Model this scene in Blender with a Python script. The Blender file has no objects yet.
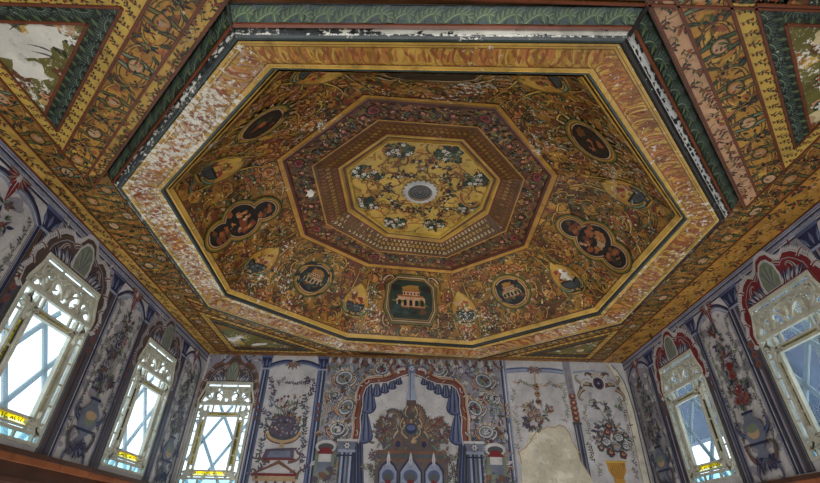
import bpy, bmesh, math, random
from math import sin, cos, pi, atan2, hypot, radians
from mathutils import Vector, Matrix

R = random.Random(7)
COL = bpy.context.scene.collection
S, Z0 = 2.4, 1.5                      # one plan unit is 2.4 m, eye height 1.5 m
def pt(x, y, h): return Vector((S*x, S*y, Z0 + S*h))
XL, XR, YB, YN = -1.225, 1.43, 2.79, -2.0     # the room in plan units

# ------------------------------------------------------------------ materials
PAL = dict(
 ochre=(190,140,56), ochre_dark=(156,110,44), gold=(206,166,78), yellow=(206,172,80), brown=(104,64,30),
 red_brown=(118,60,34), red=(152,50,36), maroon=(84,28,26), orange=(190,124,64), pink=(206,160,122),
 olive=(112,106,48), green=(72,92,58), dark_green=(36,50,36), blue_green=(50,70,66), sage=(122,138,106), black=(24,22,20),
 cream=(220,204,156), white=(232,229,218), plaster=(205,208,206), slate=(66,72,74), rust=(156,90,48),
 wall_white=(198,195,196), navy=(44,49,82), blue=(88,99,136), pale_blue=(152,161,184), grey_blue=(114,121,140),
 purple=(92,80,98), wall_brown=(118,84,70), wall_maroon=(122,40,46), tan=(184,156,122), umber=(84,70,66), grey_green=(122,134,114),
 ivory=(226,220,202), bare_plaster=(214,206,184), lilac_grey=(150,147,156), dark_wood=(76,42,22), gypsum=(202,202,186),
 stained_yellow=(226,190,40), floor_stone=(172,162,146), shade_blue=(50,64,88), iron=(104,104,104))
def lin(c):
    return tuple(((v/255)/12.92 if v/255 <= .04045 else ((v/255+.055)/1.055)**2.4) for v in c) + (1,)
WALLISH = ('wall_white', 'navy', 'blue', 'pale_blue', 'grey_blue', 'purple', 'wall_brown', 'wall_maroon', 'tan', 'grey_green', 'lilac_grey', 'bare_plaster', 'gypsum', 'plaster', 'floor_stone', 'shade_blue')
MATS = {}
def mat(key, wear=0.0):
    k = (key, wear)
    if k in MATS: return MATS[k]
    m = bpy.data.materials.new(key + ('_worn' if wear else '')); MATS[k] = m
    m.use_nodes = True; nt = m.node_tree; N = nt.nodes; L = nt.links
    b = N['Principled BSDF']; tc = N.new('ShaderNodeTexCoord')
    def noise(scale, detail, rough=.55):
        n = N.new('ShaderNodeTexNoise'); n.inputs['Scale'].default_value = scale
        n.inputs['Detail'].default_value = detail; n.inputs['Roughness'].default_value = rough
        L.new(tc.outputs['Object'], n.inputs['Vector']); return n.outputs['Fac']
    def rng(f, a, b_, c, d):
        r = N.new('ShaderNodeMapRange'); L.new(f, r.inputs[0])
        for i, v in enumerate((a, b_, c, d)): r.inputs[i+1].default_value = v
        return r.outputs[0]
    def mix(fac, A, B):
        x = N.new('ShaderNodeMix'); x.data_type = 'RGBA'
        if isinstance(fac, float): x.inputs[0].default_value = fac
        else: L.new(fac, x.inputs[0])
        for s, v in ((6, A), (7, B)):
            if isinstance(v, tuple): x.inputs[s].default_value = v
            else: L.new(v, x.inputs[s])
        return x.outputs[2]
    c = lin(PAL[key])
    dk = tuple(v*.62 for v in c[:3]) + (1,)
    lt = tuple(min(1, v*1.22+.004) for v in c[:3]) + (1,)
    col = mix(rng(noise(3.1, 5), .3, .7, 0, 1), dk, lt)
    col = mix(rng(noise(46, 4, .7), .35, .75, 0, .45), col, c)
    gr = noise(7.5, 7, .68) if key not in WALLISH else noise(19, 8, .72)
    col = mix(rng(gr, .53, .66, 0, .52 if key not in WALLISH else .34), col, tuple(v*.25 for v in c[:3])+(1,))
    if wear:
        big = rng(noise(1.7, 2), .3, .7, -.09, .09)
        fine = noise(26, 8, .74)
        ad = N.new('ShaderNodeMath'); ad.operation = 'ADD'; L.new(big, ad.inputs[0]); L.new(fine, ad.inputs[1])
        th = .72 - .27*wear
        col = mix(rng(ad.outputs[0], th, th+.03, 0, 1), col, lin(PAL['white']))
    L.new(col, b.inputs['Base Color'])
    wallish = key in WALLISH
    b.inputs['Roughness'].default_value = .55 if wallish else .42
    b.inputs['Specular IOR Level'].default_value = .25 if wallish else .4
    bp = N.new('ShaderNodeBump'); bp.inputs['Strength'].default_value = .25; bp.inputs['Distance'].default_value = .01
    L.new(noise(60, 4), bp.inputs['Height']); L.new(bp.outputs[0], b.inputs['Normal'])
    return m
def glass(name, tint, haze):
    if name in MATS: return MATS[name]
    m = bpy.data.materials.new(name); MATS[name] = m; m.use_nodes = True
    nt = m.node_tree; N = nt.nodes; L = nt.links; N.remove(N['Principled BSDF'])
    t = N.new('ShaderNodeBsdfTransparent'); t.inputs[0].default_value = tint
    d = N.new('ShaderNodeBsdfTranslucent'); d.inputs[0].default_value = tint
    g = N.new('ShaderNodeBsdfGlossy'); g.inputs['Roughness'].default_value = .08
    a = N.new('ShaderNodeMixShader'); a.inputs[0].default_value = haze
    L.new(t.outputs[0], a.inputs[1]); L.new(d.outputs[0], a.inputs[2])
    s = N.new('ShaderNodeMixShader'); s.inputs[0].default_value = .06; L.new(a.outputs[0], s.inputs[1]); L.new(g.outputs[0], s.inputs[2])
    L.new(s.outputs[0], N['Material Output'].inputs['Surface'])
    return m

def lattice_mat():
    if 'lattice' in MATS: return MATS['lattice']
    m = bpy.data.materials.new('lattice'); MATS['lattice'] = m; m.use_nodes = True; nt = m.node_tree; N = nt.nodes
    t = N.new('ShaderNodeBsdfTranslucent'); t.inputs[0].default_value = (.55, .64, .70, 1); x = N.new('ShaderNodeMixShader'); x.inputs[0].default_value = .45
    N['Principled BSDF'].inputs['Base Color'].default_value = (.4, .45, .48, 1); N['Principled BSDF'].inputs['Roughness'].default_value = .6
    nt.links.new(N['Principled BSDF'].outputs[0], x.inputs[1]); nt.links.new(t.outputs[0], x.inputs[2]); nt.links.new(x.outputs[0], N['Material Output'].inputs['Surface'])
    return m

# ------------------------------------------------------------------ objects
def empty(name, loc, label=None, cat=None, group=None, kind=None, rz=0):
    o = bpy.data.objects.new(name, None); COL.objects.link(o); o.location = loc; o.rotation_euler = (0, 0, rz)
    o.empty_display_size = .1
    tag(o, label, cat, group, kind); return o
def tag(o, label=None, cat=None, group=None, kind=None):
    for k, v in (('label', label), ('category', cat), ('group', group), ('kind', kind)):
        if v: o[k] = v
    return o
def rootloc(p):
    v = Vector((0, 0, 0))
    while p is not None: v = v + p.location; p = p.parent
    return v
def mesh_obj(name, verts, faces, mi, mats, parent=None, local=False):
    if parent is not None and not local:
        off = rootloc(parent); verts = [Vector(v) - off for v in verts]
    me = bpy.data.meshes.new(name); me.from_pydata([tuple(v) for v in verts], [], faces)
    for m in mats: me.materials.append(m)
    me.polygons.foreach_set('material_index', mi); me.update()
    o = bpy.data.objects.new(name, me); COL.objects.link(o)
    if parent is not None: o.parent = parent
    return o

class MB:
    """collects solid pieces into one mesh"""
    def __init__(s): s.v = []; s.f = []; s.m = []; s.mats = []
    def mi(s, m):
        if m not in s.mats: s.mats.append(m)
        return s.mats.index(m)
    def face(s, pts, m):
        i = len(s.v); s.v += [Vector(p) for p in pts]; s.f.append(list(range(i, i+len(pts)))); s.m.append(s.mi(m))
    def prism(s, A, B, m):
        n = len(A); i = len(s.v); s.v += [Vector(p) for p in A] + [Vector(p) for p in B]; k = s.mi(m)
        s.f += [list(range(i, i+n)), list(range(i+2*n-1, i+n-1, -1))]; s.m += [k, k]
        for j in range(n):
            s.f.append([i+j, i+n+j, i+n+(j+1) % n, i+(j+1) % n]); s.m.append(k)
    def box(s, lo, hi, m):
        x0, y0, z0 = lo; x1, y1, z1 = hi
        s.prism([(x0,y0,z0),(x1,y0,z0),(x1,y1,z0),(x0,y1,z0)], [(x0,y0,z1),(x1,y0,z1),(x1,y1,z1),(x0,y1,z1)], m)
    def bar(s, a, b, w, n, m, t=None):
        a = Vector(a); b = Vector(b); d = (b-a).normalized(); n = Vector(n).normalized(); sd = d.cross(n)*w/2; n = n*(t or w)
        s.prism([a-sd, a+sd, a+sd+n, a-sd+n], [b-sd, b+sd, b+sd+n, b-sd+n], m)
    def rings(s, loops, mlist, closed=True):
        n = len(loops[0])
        for k in range(len(loops)-1):
            for j in range(n if closed else n-1):
                q = [loops[k][j], loops[k][(j+1) % n], loops[k+1][(j+1) % n], loops[k+1][j]]
                m = mlist[k]; m = m[j] if isinstance(m, (list, tuple)) else m
                s.face(q, m)
    def build(s, name, parent=None, local=False):
        return mesh_obj(name, s.v, s.f, s.m, s.mats, parent, local)

# ------------------------------------------------------------------ painted ornament: coloured outlines laid on a surface
def clip_half(P, nx, ny, d):
    out = []; n = len(P)
    for i in range(n):
        a = P[i]; b = P[(i+1) % n]; da = nx*a[0]+ny*a[1]-d; db = nx*b[0]+ny*b[1]-d
        if da <= 0: out.append(a)
        if (da < 0 < db) or (db < 0 < da):
            t = da/(da-db); out.append((a[0]+t*(b[0]-a[0]), a[1]+t*(b[1]-a[1])))
    return out
def area(P): return sum(P[i][0]*P[(i+1) % len(P)][1]-P[(i+1) % len(P)][0]*P[i][1] for i in range(len(P)))/2
def halves(poly):
    if area(poly) < 0: poly = poly[::-1]
    H = []
    for i in range(len(poly)):
        a = poly[i]; b = poly[(i+1) % len(poly)]; nx, ny = b[1]-a[1], a[0]-b[0]; l = hypot(nx, ny)
        if l > 1e-9: H.append((nx/l, ny/l, (nx*a[0]+ny*a[1])/l))
    return H
DEBUG = False
def eo(a, b): return [k for q in range(3) for k in range(a, b) if k % 3 == q]
class Paint:
    def __init__(s, clip=None): s.P = []; s.clip = halves(clip) if clip else None; s.rnd = R
    def poly(s, pts, c):
        if s.clip:
            for h in s.clip:
                pts = clip_half(pts, *h)
                if len(pts) < 3: return
        s.P.append((pts, c))
    def rect(s, x0, y0, x1, y1, c): s.poly([(x0,y0),(x1,y0),(x1,y1),(x0,y1)], c)
    def ell(s, x, y, rx, ry, c, a=0, n=None, jit=0):
        n = n or (8 if max(rx, ry) < .008 else 14 if max(rx, ry) < .04 else 28); ca, sa = cos(a), sin(a); q = []
        for i in range(n):
            t = 2*pi*i/n; k = 1+(s.rnd.uniform(-jit, jit) if jit else 0); px, py = rx*cos(t)*k, ry*sin(t)*k
            q.append((x+px*ca-py*sa, y+px*sa+py*ca))
        s.poly(q, c)
    def disc(s, x, y, r, c, jit=0): s.ell(x, y, r, r, c, 0, None, jit)
    def blob(s, x, y, r, c, stretch=1, a=0, jit=.35): s.ell(x, y, r*stretch, r, c, a, 16, jit)
    def ribbon(s, pts, w, c, taper=0):
        n = len(pts)
        if n < 2: return
        Lp = []; Rp = []
        for i, p in enumerate(pts):
            a = pts[max(i-1, 0)]; b = pts[min(i+1, n-1)]; dx, dy = b[0]-a[0], b[1]-a[1]; l = hypot(dx, dy) or 1e-9
            t = i/(n-1); k = {0: 1, 1: 1-t*.85, 2: sin(pi*min(max(t, .08), .92)), 3: .3+.7*t}[taper]*w/2
            Lp.append((p[0]-dy/l*k, p[1]+dx/l*k)); Rp.append((p[0]+dy/l*k, p[1]-dx/l*k))
        for i in range(n-1): s.poly([Rp[i], Rp[i+1], Lp[i+1], Lp[i]], c)
    def ring(s, x, y, rx, ry, w, c, a=0, a0=0, a1=2*pi, n=28):
        ca, sa = cos(a), sin(a)
        s.ribbon([(x+rx*cos(t)*ca-ry*sin(t)*sa, y+rx*cos(t)*sa+ry*sin(t)*ca) for t in [a0+(a1-a0)*i/n for i in range(n+1)]], w, c)
    def curve(s, x, y, a, L, turn, n=18, tight=2.2):
        q = [(x, y)]; ks = [.25+tight*(i/n)**2 for i in range(n)]; tot = sum(ks)
        for k in ks:
            a += turn*k/tot; x += cos(a)*L/n*(1.25-.75*(ks.index(k)/n)); y += sin(a)*L/n*(1.25-.75*(ks.index(k)/n)); q.append((x, y))
        return q
    def scroll(s, x, y, a, L, turn, w, c, out=None, leaves=None, tip=None):
        q = s.curve(x, y, a, L, turn)
        if out: s.ribbon(q, w*1.9, out, 1)
        s.ribbon(q, w, c, 1)
        if leaves:
            for i in (3, 6, 9, 12):
                d = atan2(q[i+1][1]-q[i][1], q[i+1][0]-q[i][0]); sg = -1 if turn > 0 else 1
                s.leaf(q[i][0], q[i][1], d+sg*.8, L*.17*(1-i/22), L*.075, leaves)
        if tip: s.disc(q[-1][0], q[-1][1], w*1.1, tip)
        return q
    def leaf(s, x, y, a, l, w, c, vein=None):
        ca, sa = cos(a), sin(a); h = w/2
        f = lambda u, v: (x+u*ca-v*sa, y+u*sa+v*ca)
        s.poly([f(0,0), f(.22*l,-.7*h), f(.5*l,-h), f(.8*l,-.5*h), f(l,0), f(.8*l,.5*h), f(.5*l,h), f(.22*l,.7*h)], c)
        if vein: s.ribbon([f(0,0), f(.9*l,0)], w*.16, vein, 1)
    def acanthus(s, x, y, a, z, c, hi, turn=2.6, dark=None):
        q = s.curve(x, y, a, z, turn, 10, 1.2); sg = 1 if turn > 0 else -1
        for i in range(9):
            d = atan2(q[i+1][1]-q[i][1], q[i+1][0]-q[i][0])
            s.leaf(q[i][0], q[i][1], d-sg*1.0, z*.36*(1-.05*i), z*.2, dark or c); s.leaf(q[i][0], q[i][1], d-sg*.9, z*.31*(1-.05*i), z*.14, c, hi)
        s.ribbon(q, z*.13, c, 1); s.ribbon(q, z*.035, hi, 1)
    def flower(s, x, y, r, n, c, cc, dark=None, a=0):
        if dark: s.disc(x, y, r*1.15, dark, .15)
        for i in range(n):
            t = a+2*pi*i/n; s.ell(x+r*.55*cos(t), y+r*.55*sin(t), r*.48, r*.3, c, t, 8)
        s.disc(x, y, r*.28, cc)
    def rose(s, x, y, r, cols):
        for i, c in enumerate(cols): s.blob(x+r*.08*i, y+r*.1*i, r*(1-.27*i), c, 1, 0, .16)
        s.ring(x, y, r*.55, r*.5, r*.12, cols[0], 0, .4, 3.6, 8)
    def sprig(s, x, y, a, z, cl, cf, n=4):
        q = s.curve(x, y, a, z, s.rnd.uniform(-1.2, 1.2), 6, .6); s.ribbon(q, z*.06, cl, 1)
        for i in range(n):
            p = q[1+i*5//n]; s.leaf(p[0], p[1], a+(.9 if i % 2 else -.9)+s.rnd.uniform(-.3, .3), z*.38, z*.17, cl)
        for i in range(2):
            p = q[3+3*i] if 3+3*i < 7 else q[-1]; s.disc(p[0]+s.rnd.uniform(-.1, .1)*z, p[1]+s.rnd.uniform(-.1, .1)*z, z*.1, cf, .2)
    def bunch(s, x, y, w, h, n, leafc, flowc, centre=None, zz=1.0):
        r = s.rnd; L = []
        for i in range(n):
            t = r.uniform(0, 2*pi); k = r.random()**.5; L.append((x+w*k*cos(t), y+h*k*sin(t)))
        for px, py in L:
            for j in range(3):
                a = atan2(py-y, px-x)+r.uniform(-1.3, 1.3); s.leaf(px, py, a, zz*r.uniform(.016, .034), zz*r.uniform(.007, .013), r.choice(leafc))
        for px, py in L[:n*2//3]:
            z = zz*r.uniform(.007, .013); s.flower(px, py, z, 5, r.choice(flowc), centre or r.choice(leafc), None, r.random())
    def shell(s, x, y, r, a, c, c2, n=7, spread=2.6):
        for i in range(n):
            t = a-spread/2+spread*i/(n-1); s.leaf(x, y, t, r, r*.36, c2 if i % 2 else c)
        s.ring(x, y, r*.95, r*.95, r*.09, c2, a, -spread/2, spread/2, 14); s.disc(x, y, r*.2, c2)
    def build(s, name, mapf, parent=None, lift=.002, dl=6e-5, wear=0, breaks=None, local=False, gap=0):
        V = []; F = []; M = []; mats = []; idx = {}; cells = {}; top = 0; CS = 1/420
        for i, (pts, c) in enumerate(s.P):
            x0 = int(math.floor(min(q[0] for q in pts)/CS)); x1 = int(math.floor(max(q[0] for q in pts)/CS))
            y0 = int(math.floor(min(q[1] for q in pts)/CS)); y1 = int(math.floor(max(q[1] for q in pts)/CS))
            ks = [(a, b) for a in range(x0, x1+1) for b in range(y0, y1+1)]
            lay = 1+max(cells.get(k, -1) for k in ks)
            for k in ks: cells[k] = lay
            top = max(top, lay)
            parts = [pts]
            if breaks:
                for ax in (0, 1):
                    for b in breaks[ax]:
                        nw = []
                        for q in parts:
                            lo = min(p[ax] for p in q); hi = max(p[ax] for p in q)
                            if lo < b-1e-6 and hi > b+1e-6:
                                e = (1, 0) if ax == 0 else (0, 1)
                                for q2 in (clip_half(q, e[0], e[1], b), clip_half(q, -e[0], -e[1], -b)):
                                    if len(q2) > 2: nw.append(q2)
                            else: nw.append(q)
                        parts = nw
            if c not in idx: idx[c] = len(mats); mats.append(mat(c, wear))
            l = lift+lay*dl+(gap if lay else 0)
            for q in parts:
                if abs(area(q)) < 2e-8: continue
                k = len(V); V += [mapf(p[0], p[1], l) for p in q]; F.append(list(range(k, k+len(q)))); M.append(idx[c])
        s.top = lift+top*dl+gap
        if DEBUG: print('LAYERS', name, len(s.P), top)
        return mesh_obj(name, V, F, M, mats, parent, local)

CEN = pt(.1, 1.5, .3)
class Strip:
    """a band of surface between two edges, bent at its levels; u runs along it, v across, both in plan units"""
    def __init__(s, A, B):
        s.A = [Vector(a) for a in A]; s.B = [Vector(b) for b in B]; s.v = [0]; s.n = []
        for i in range(len(A)-1):
            m0 = (s.A[i]+s.B[i])/2; m1 = (s.A[i+1]+s.B[i+1])/2; s.v.append(s.v[-1]+(m1-m0).length/S)
            n = (s.B[i]-s.A[i]).cross(m1-m0).normalized(); s.n.append(n if n.z < 0 else -n)
        s.H = s.v[-1]; s.w = [(b-a).length/S for a, b in zip(s.A, s.B)]
        s.clip = [(-s.w[0]/2, 0), (-s.w[-1]/2, s.H), (s.w[-1]/2, s.H), (s.w[0]/2, 0)]
        s.breaks = ([-.3, -.2, -.1, 0, .1, .2, .3], s.v[1:-1])
    def __call__(s, u, v, l):
        k = 0
        while k < len(s.n)-1 and v > s.v[k+1]: k += 1
        t = (v-s.v[k])/(s.v[k+1]-s.v[k]); A = s.A[k].lerp(s.A[k+1], t); B = s.B[k].lerp(s.B[k+1], t)
        return A.lerp(B, .5+u/s.width(v)) + s.n[k]*l
    def width(s, v): return s.w[0] + (s.w[-1]-s.w[0])*v/s.H

# ------------------------------------------------------------------ the octagonal ceiling piece
H0, H1, H2 = .95, 1.28, 1.349
OUT = [(-.389,.593),(.477,.571),(1.091,1.208),(1.109,2.071),(.473,2.617),(-.36,2.527),(-.937,1.987),(-.919,1.121)]
INN = [(-.327,.657),(.435,.645),(.975,1.202),(.961,1.961),(.41,2.433),(-.307,2.358),(-.818,1.86),(-.794,1.124)]
RED = [(-.136,.994),(.308,1.02),(.601,1.35),(.611,1.866),(.272,2.13),(-.187,2.077),(-.491,1.818),(-.493,1.306)]
LGT = [(-.073,1.216),(.222,1.231),(.407,1.451),(.393,1.685),(.197,1.94),(-.089,1.898),(-.264,1.697),(-.278,1.409)]
BOSS = (.069, 1.559)
def offset_loop(lp, d):
    n = len(lp); ln = []
    for i in range(n):
        a = Vector(lp[i]); b = Vector(lp[(i+1) % n]); t = (b-a).normalized(); nr = Vector((t.y, -t.x))
        ln.append((a+nr*d[i], t))
    out = []
    for i in range(n):
        p, t = ln[i-1]; q, r = ln[i]; den = t.x*r.y-t.y*r.x; w = q-p
        k = (w.x*r.y-w.y*r.x)/den; out.append(tuple(p+t*k))
    return out
def L3(lp, h): return [pt(x, y, h) for x, y in lp]
def lerpl(A, B, t): return [(a[0]+(b[0]-a[0])*t, a[1]+(b[1]-a[1])*t) for a, b in zip(A, B)]
FW = [.058, .076, .06, .085, .06, .08, .06, .053]          # how far the sloped fascia spreads on each side
oct_root = empty('octagonal_ceiling', pt(.06, 1.56, .95), 'huge gilded octagonal ceiling recess with painted coving hanging at the room centre', 'painted ceiling', None, 'thing')

EDGE_WEAR = [.2, .46, .5, .58, .5, .62, .7, .66]
# fascia with its dark bead, torn pale strip and leaf frieze
def foff(f): return offset_loop(OUT, [f*w for w in FW])
m = MB()
lips = [L3(OUT, .95), L3(foff(.08), .946), L3(foff(.16), .946), L3(foff(.24), .951)]
bdk = [mat('black' if i in (1, 2, 3) else 'blue_green', .3) for i in range(8)]; m.rings(lips, [bdk, bdk, [mat('black' if i in (1, 2, 3) else 'slate', .4) for i in range(8)]]); m.build('dark_bead', oct_root)
m = MB()
gap = [mat('slate', .8), mat('plaster', .5), mat('slate', .8), mat('black', .6), mat('slate', .5), mat('slate', .8), mat('slate', .9), mat('slate', .5)]
m.rings([L3(foff(.24), .951), L3(foff(.27), .958), L3(foff(.45), .962)], [gap, gap]); m.build('peeled_strip', oct_root)['label'] = 'strip of pale bare plaster where the paint has fallen'
for i in range(8):
    j = (i+1) % 8; a_, b_ = foff(.25), foff(.46); st = Strip([pt(*a_[i], .957), pt(*b_[i], .962)], [pt(*a_[j], .957), pt(*b_[j], .962)]); p = Paint(st.clip); W = st.w[0]; H = st.H
    for k in range(int(W*(190 if i in (0, 1, 2) else 110))):
        e_ = R.random() < .5; x = R.uniform(-W/2, W/2)
        p.blob(x, H*(R.uniform(-.1, .3) if e_ else R.uniform(.78, 1.05)), R.uniform(.002, .005), 'black' if i == 1 or R.random() < .4 else ('white' if x > -.1 or i > 1 else 'slate'), R.uniform(1, 3))
    if i == 0:
        for k in range(46): p.blob(R.uniform(-.12, W/2), H*R.uniform(.2, .8), R.uniform(.004, .009), 'white', R.uniform(1.5, 4), 0, .4)
    p.build('paint_flakes', st, oct_root, lift=.002)['kind'] = 'stuff'
m = MB(); m.rings([L3(foff(.45), .962), L3(foff(.47), .957), L3(foff(.55), .962), L3(foff(.56), .968), L3(foff(.7), .99)], [mat('red_brown')]*4); m.build('red_bead', oct_root)
A, B = foff(.56), foff(.98)
fr = MB()
for i in range(8):
    j = (i+1) % 8; st = Strip([pt(*A[i], .968), pt(*B[i], 1.004)], [pt(*A[j], .968), pt(*B[j], 1.004)])
    p = Paint(st.clip); p.rect(-1, -.1, 1, .5, 'dark_green' if i else 'blue_green')
    W = st.w[0]; n = int(W/.058); H = st.H
    for k in eo(-1, n+2):
        x = -W/2+(k+.5)*W/n
        p.leaf(x-.02, H*.02, 1.3, H*.95, H*.6, 'blue_green', 'black'); p.acanthus(x-.034, H*.02, 1.0, H*1.9, 'blue_green' if i else 'green', 'sage', -3.6, 'dark_green')
        p.leaf(x+.008, H*.02, 1.9, H*.6, H*.32, 'green', 'sage'); p.leaf(x+.02, H*.98, -2.3, H*.5, H*.25, 'slate')
    p.ribbon([(-1, H*.96), (1, H*.96)], H*.07, 'black'); p.build('leaf_frieze', st, oct_root, breaks=None)
for k_, w_ in ((1, .022), (0, .012)):
    m = MB(); a_ = pt(*foff(.3)[k_], .952); b_ = pt(*foff(1.02)[k_], .998); m.bar(a_, b_, w_, (0, -.5, -1), mat('black'), .012); m.build('mitre_crack', oct_root)['label'] = 'dark open joint at the corner of the fascia'
# flat frame ring: rails, feathered band and its inner dark rail
def frame_loops(ts): return [L3(lerpl(OUT, INN, t), .95) for t in ts]
for i in range(8):
    j = (i+1) % 8
    st = Strip([pt(*OUT[i], .95), pt(*INN[i], .95)], [pt(*OUT[j], .95), pt(*INN[j], .95)]); H = st.H; W = st.w[0]
    p = Paint(st.clip); p.rect(-1, 0, 1, H, 'orange' if i in (1, 2, 3, 4) else 'pink' if i in (5, 6, 7) else 'ochre')
    n = int(W/.021)
    for k in range(60): p.blob(R.uniform(-W/2, W/2), H*R.uniform(.2, .85), R.uniform(.008, .018), R.choice(['ochre', 'gold', 'orange', 'tan' if i > 2 else 'gold']), 1.6, R.uniform(0, 3))
    for k in eo(-1, n+2):
        x = -W/2+k*W/n+R.uniform(-.004, .004); c = R.choice(['rust', 'orange', 'ochre_dark', 'orange'] if i < 3 else ['tan', 'rust', 'orange', 'pink'])
        p.acanthus(x, H*.2, 1.5+R.uniform(-.25, .25), H*.6, c, 'gold', -3+R.uniform(-.6, .6)) if k % 3 == 0 else p.leaf(x, H*.25, 1.5+R.uniform(-.3, .3), H*.5, H*.14, c); p.scroll(x+.008, H*.2, 1.9+R.uniform(-.25, .25), H*1.0, -3.6+R.uniform(-.6, .6), H*.09, R.choice(['rust', 'ochre_dark', 'gold'] if i < 3 else ['rust', 'tan', 'ochre']))
        p.leaf(x+.012, H*.75, -1.4+R.uniform(-.5, .5), H*.36, H*.12, 'ochre' if k % 2 else 'rust')
        p.leaf(x+.018, H*.3, 1.2+R.uniform(-.5, .5), H*.3, H*.1, 'rust')
    p.rect(-1, 0, 1, H*.085, 'gold'); p.rect(-1, H*.085, 1, H*.105, 'brown'); p.rect(-1, H*.105, 1, H*.165, 'gold'); p.rect(-1, H*.165, 1, H*.185, 'brown')
    p.rect(-1, H*.84, 1, H*.86, 'red_brown'); p.rect(-1, H*.86, 1, H, 'gold')
    o = p.build('outer_frame', st, oct_root, lift=.004, wear=EDGE_WEAR[i])
m = MB(); IN2 = lerpl(OUT, INN, 1.0)
m.rings([L3(lerpl(OUT, INN, .98), .949), L3(lerpl(OUT, INN, 1.0), .944), L3(lerpl(OUT, INN, 1.07), .944), L3(lerpl(OUT, INN, 1.12), .951), L3(lerpl(OUT, INN, 1.17), .954)],
        [mat('gold'), mat('blue_green'), mat('black'), mat('gold')]); m.build('inner_rail', oct_root)

# coving: eight bent fields full of scrollwork
COV = lerpl(OUT, INN, 1.16)
NV = 7
def prof(t): return .55*t+.45*(1-cos(pi/2*t)), .6*t+.4*sin(pi/2*t)
def cove_levels(i):
    out = []
    for k in range(NV+1):
        a, b = prof(k/NV); x = COV[i][0]+(RED[i][0]-COV[i][0])*a; y = COV[i][1]+(RED[i][1]-COV[i][1])*a
        out.append(pt(x, y, .954+(H1-.954)*b))
    return out
def cartouche_frame(p, shape):
    """shape: list of (x, y, rx, ry, a) lobes drawn as nested outlines"""
    for g, c in ((.030, 'black'), (.026, 'olive'), (.017, 'ochre'), (.011, 'brown'), (.006, 'tan')):
        for x, y, rx, ry, a in shape: p.ell(x, y, rx+g, ry+g, c, a)
def building(p, x, y, z, wall, roof, dark, n=4):
    p.rect(x-z, y, x+z, y+z*.75, wall); p.rect(x-z*1.1, y+z*.72, x+z*1.1, y+z*.85, roof)
    p.rect(x-z*.6, y+z*.85, x+z*.55, y+z*1.15, wall); p.rect(x-z*.68, y+z*1.13, x+z*.62, y+z*1.22, roof)
    for k in range(n):
        xx = x-z*.8+1.6*z*k/(n-1); w = z*.55/n; p.rect(xx-w, y+z*.06, xx+w, y+z*.4, dark); p.disc(xx, y+z*.4, w, dark)
    for k in range(n): p.rect(x-z*.5+z*.95*k/(n-1)-z*.05, y+z*.9, x-z*.5+z*.95*k/(n-1)+z*.05, y+z*1.06, dark)
    p.rect(x-z*1.05, y-z*.1, x+z*1.05, y, roof)
def landscape(p, x, y, rx, ry, a, kind, seed):
    r = random.Random(seed); ca, sa = cos(a), sin(a); f = lambda u, v: (x+u*ca-v*sa, y+u*sa+v*ca)
    def B(u, v, z, c, st=1): q = f(u, v); p.blob(q[0], q[1], z, c, st, a)
    if kind == 'building':
        B(0, ry*.55, ry*.3, 'ochre_dark', rx/ry*1.6)
        p.blob(x, y-ry*.1, ry*.5, 'olive', rx/ry*1.5); building(p, x, y-ry*.4, min(rx, ry)*.74, 'pink' if ry > .09 else 'tan', 'rust', 'black', 5)
        for k in range(9): B(r.uniform(-.9, .9)*rx, r.uniform(-.75, -.4)*ry, ry*.13, r.choice(['dark_green', 'black', 'brown', 'blue_green']), 1.5)
        for k in (-1, 1): B(k*rx*.8, ry*.15, ry*.22, 'dark_green', .8); B(k*rx*.75, ry*.6, ry*.2, 'black', 1.2)
    elif kind == 'fire':
        for k in range(20): B(r.uniform(-.8, .8)*rx, r.uniform(-.75, .75)*ry, ry*r.uniform(.15, .3), r.choice(['orange', 'rust', 'red_brown', 'black', 'tan', 'black']), r.uniform(.7, 1.7))
        for k in range(12):
            q = f(r.uniform(-.7, .7)*rx, r.uniform(-.6, .6)*ry); p.rect(q[0]-ry*.1, q[1]-ry*.06, q[0]+ry*.1, q[1]+ry*.2, r.choice(['orange', 'pink', 'rust'])); p.disc(q[0], q[1]+.01, ry*.05, 'black')
    elif kind == 'trees':
        for k in range(26): B(r.uniform(-.9, .9)*rx, r.uniform(-.8, .5)*ry, ry*.16, r.choice(['black', 'dark_green', 'blue_green', 'slate']), 1)
    else:
        for k in range(14): B(r.uniform(-.7, .7)*rx, r.uniform(-.7, .7)*ry, ry*.2, r.choice(['black', 'brown', 'red_brown', 'dark_green', 'rust']), 1.8)
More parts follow.
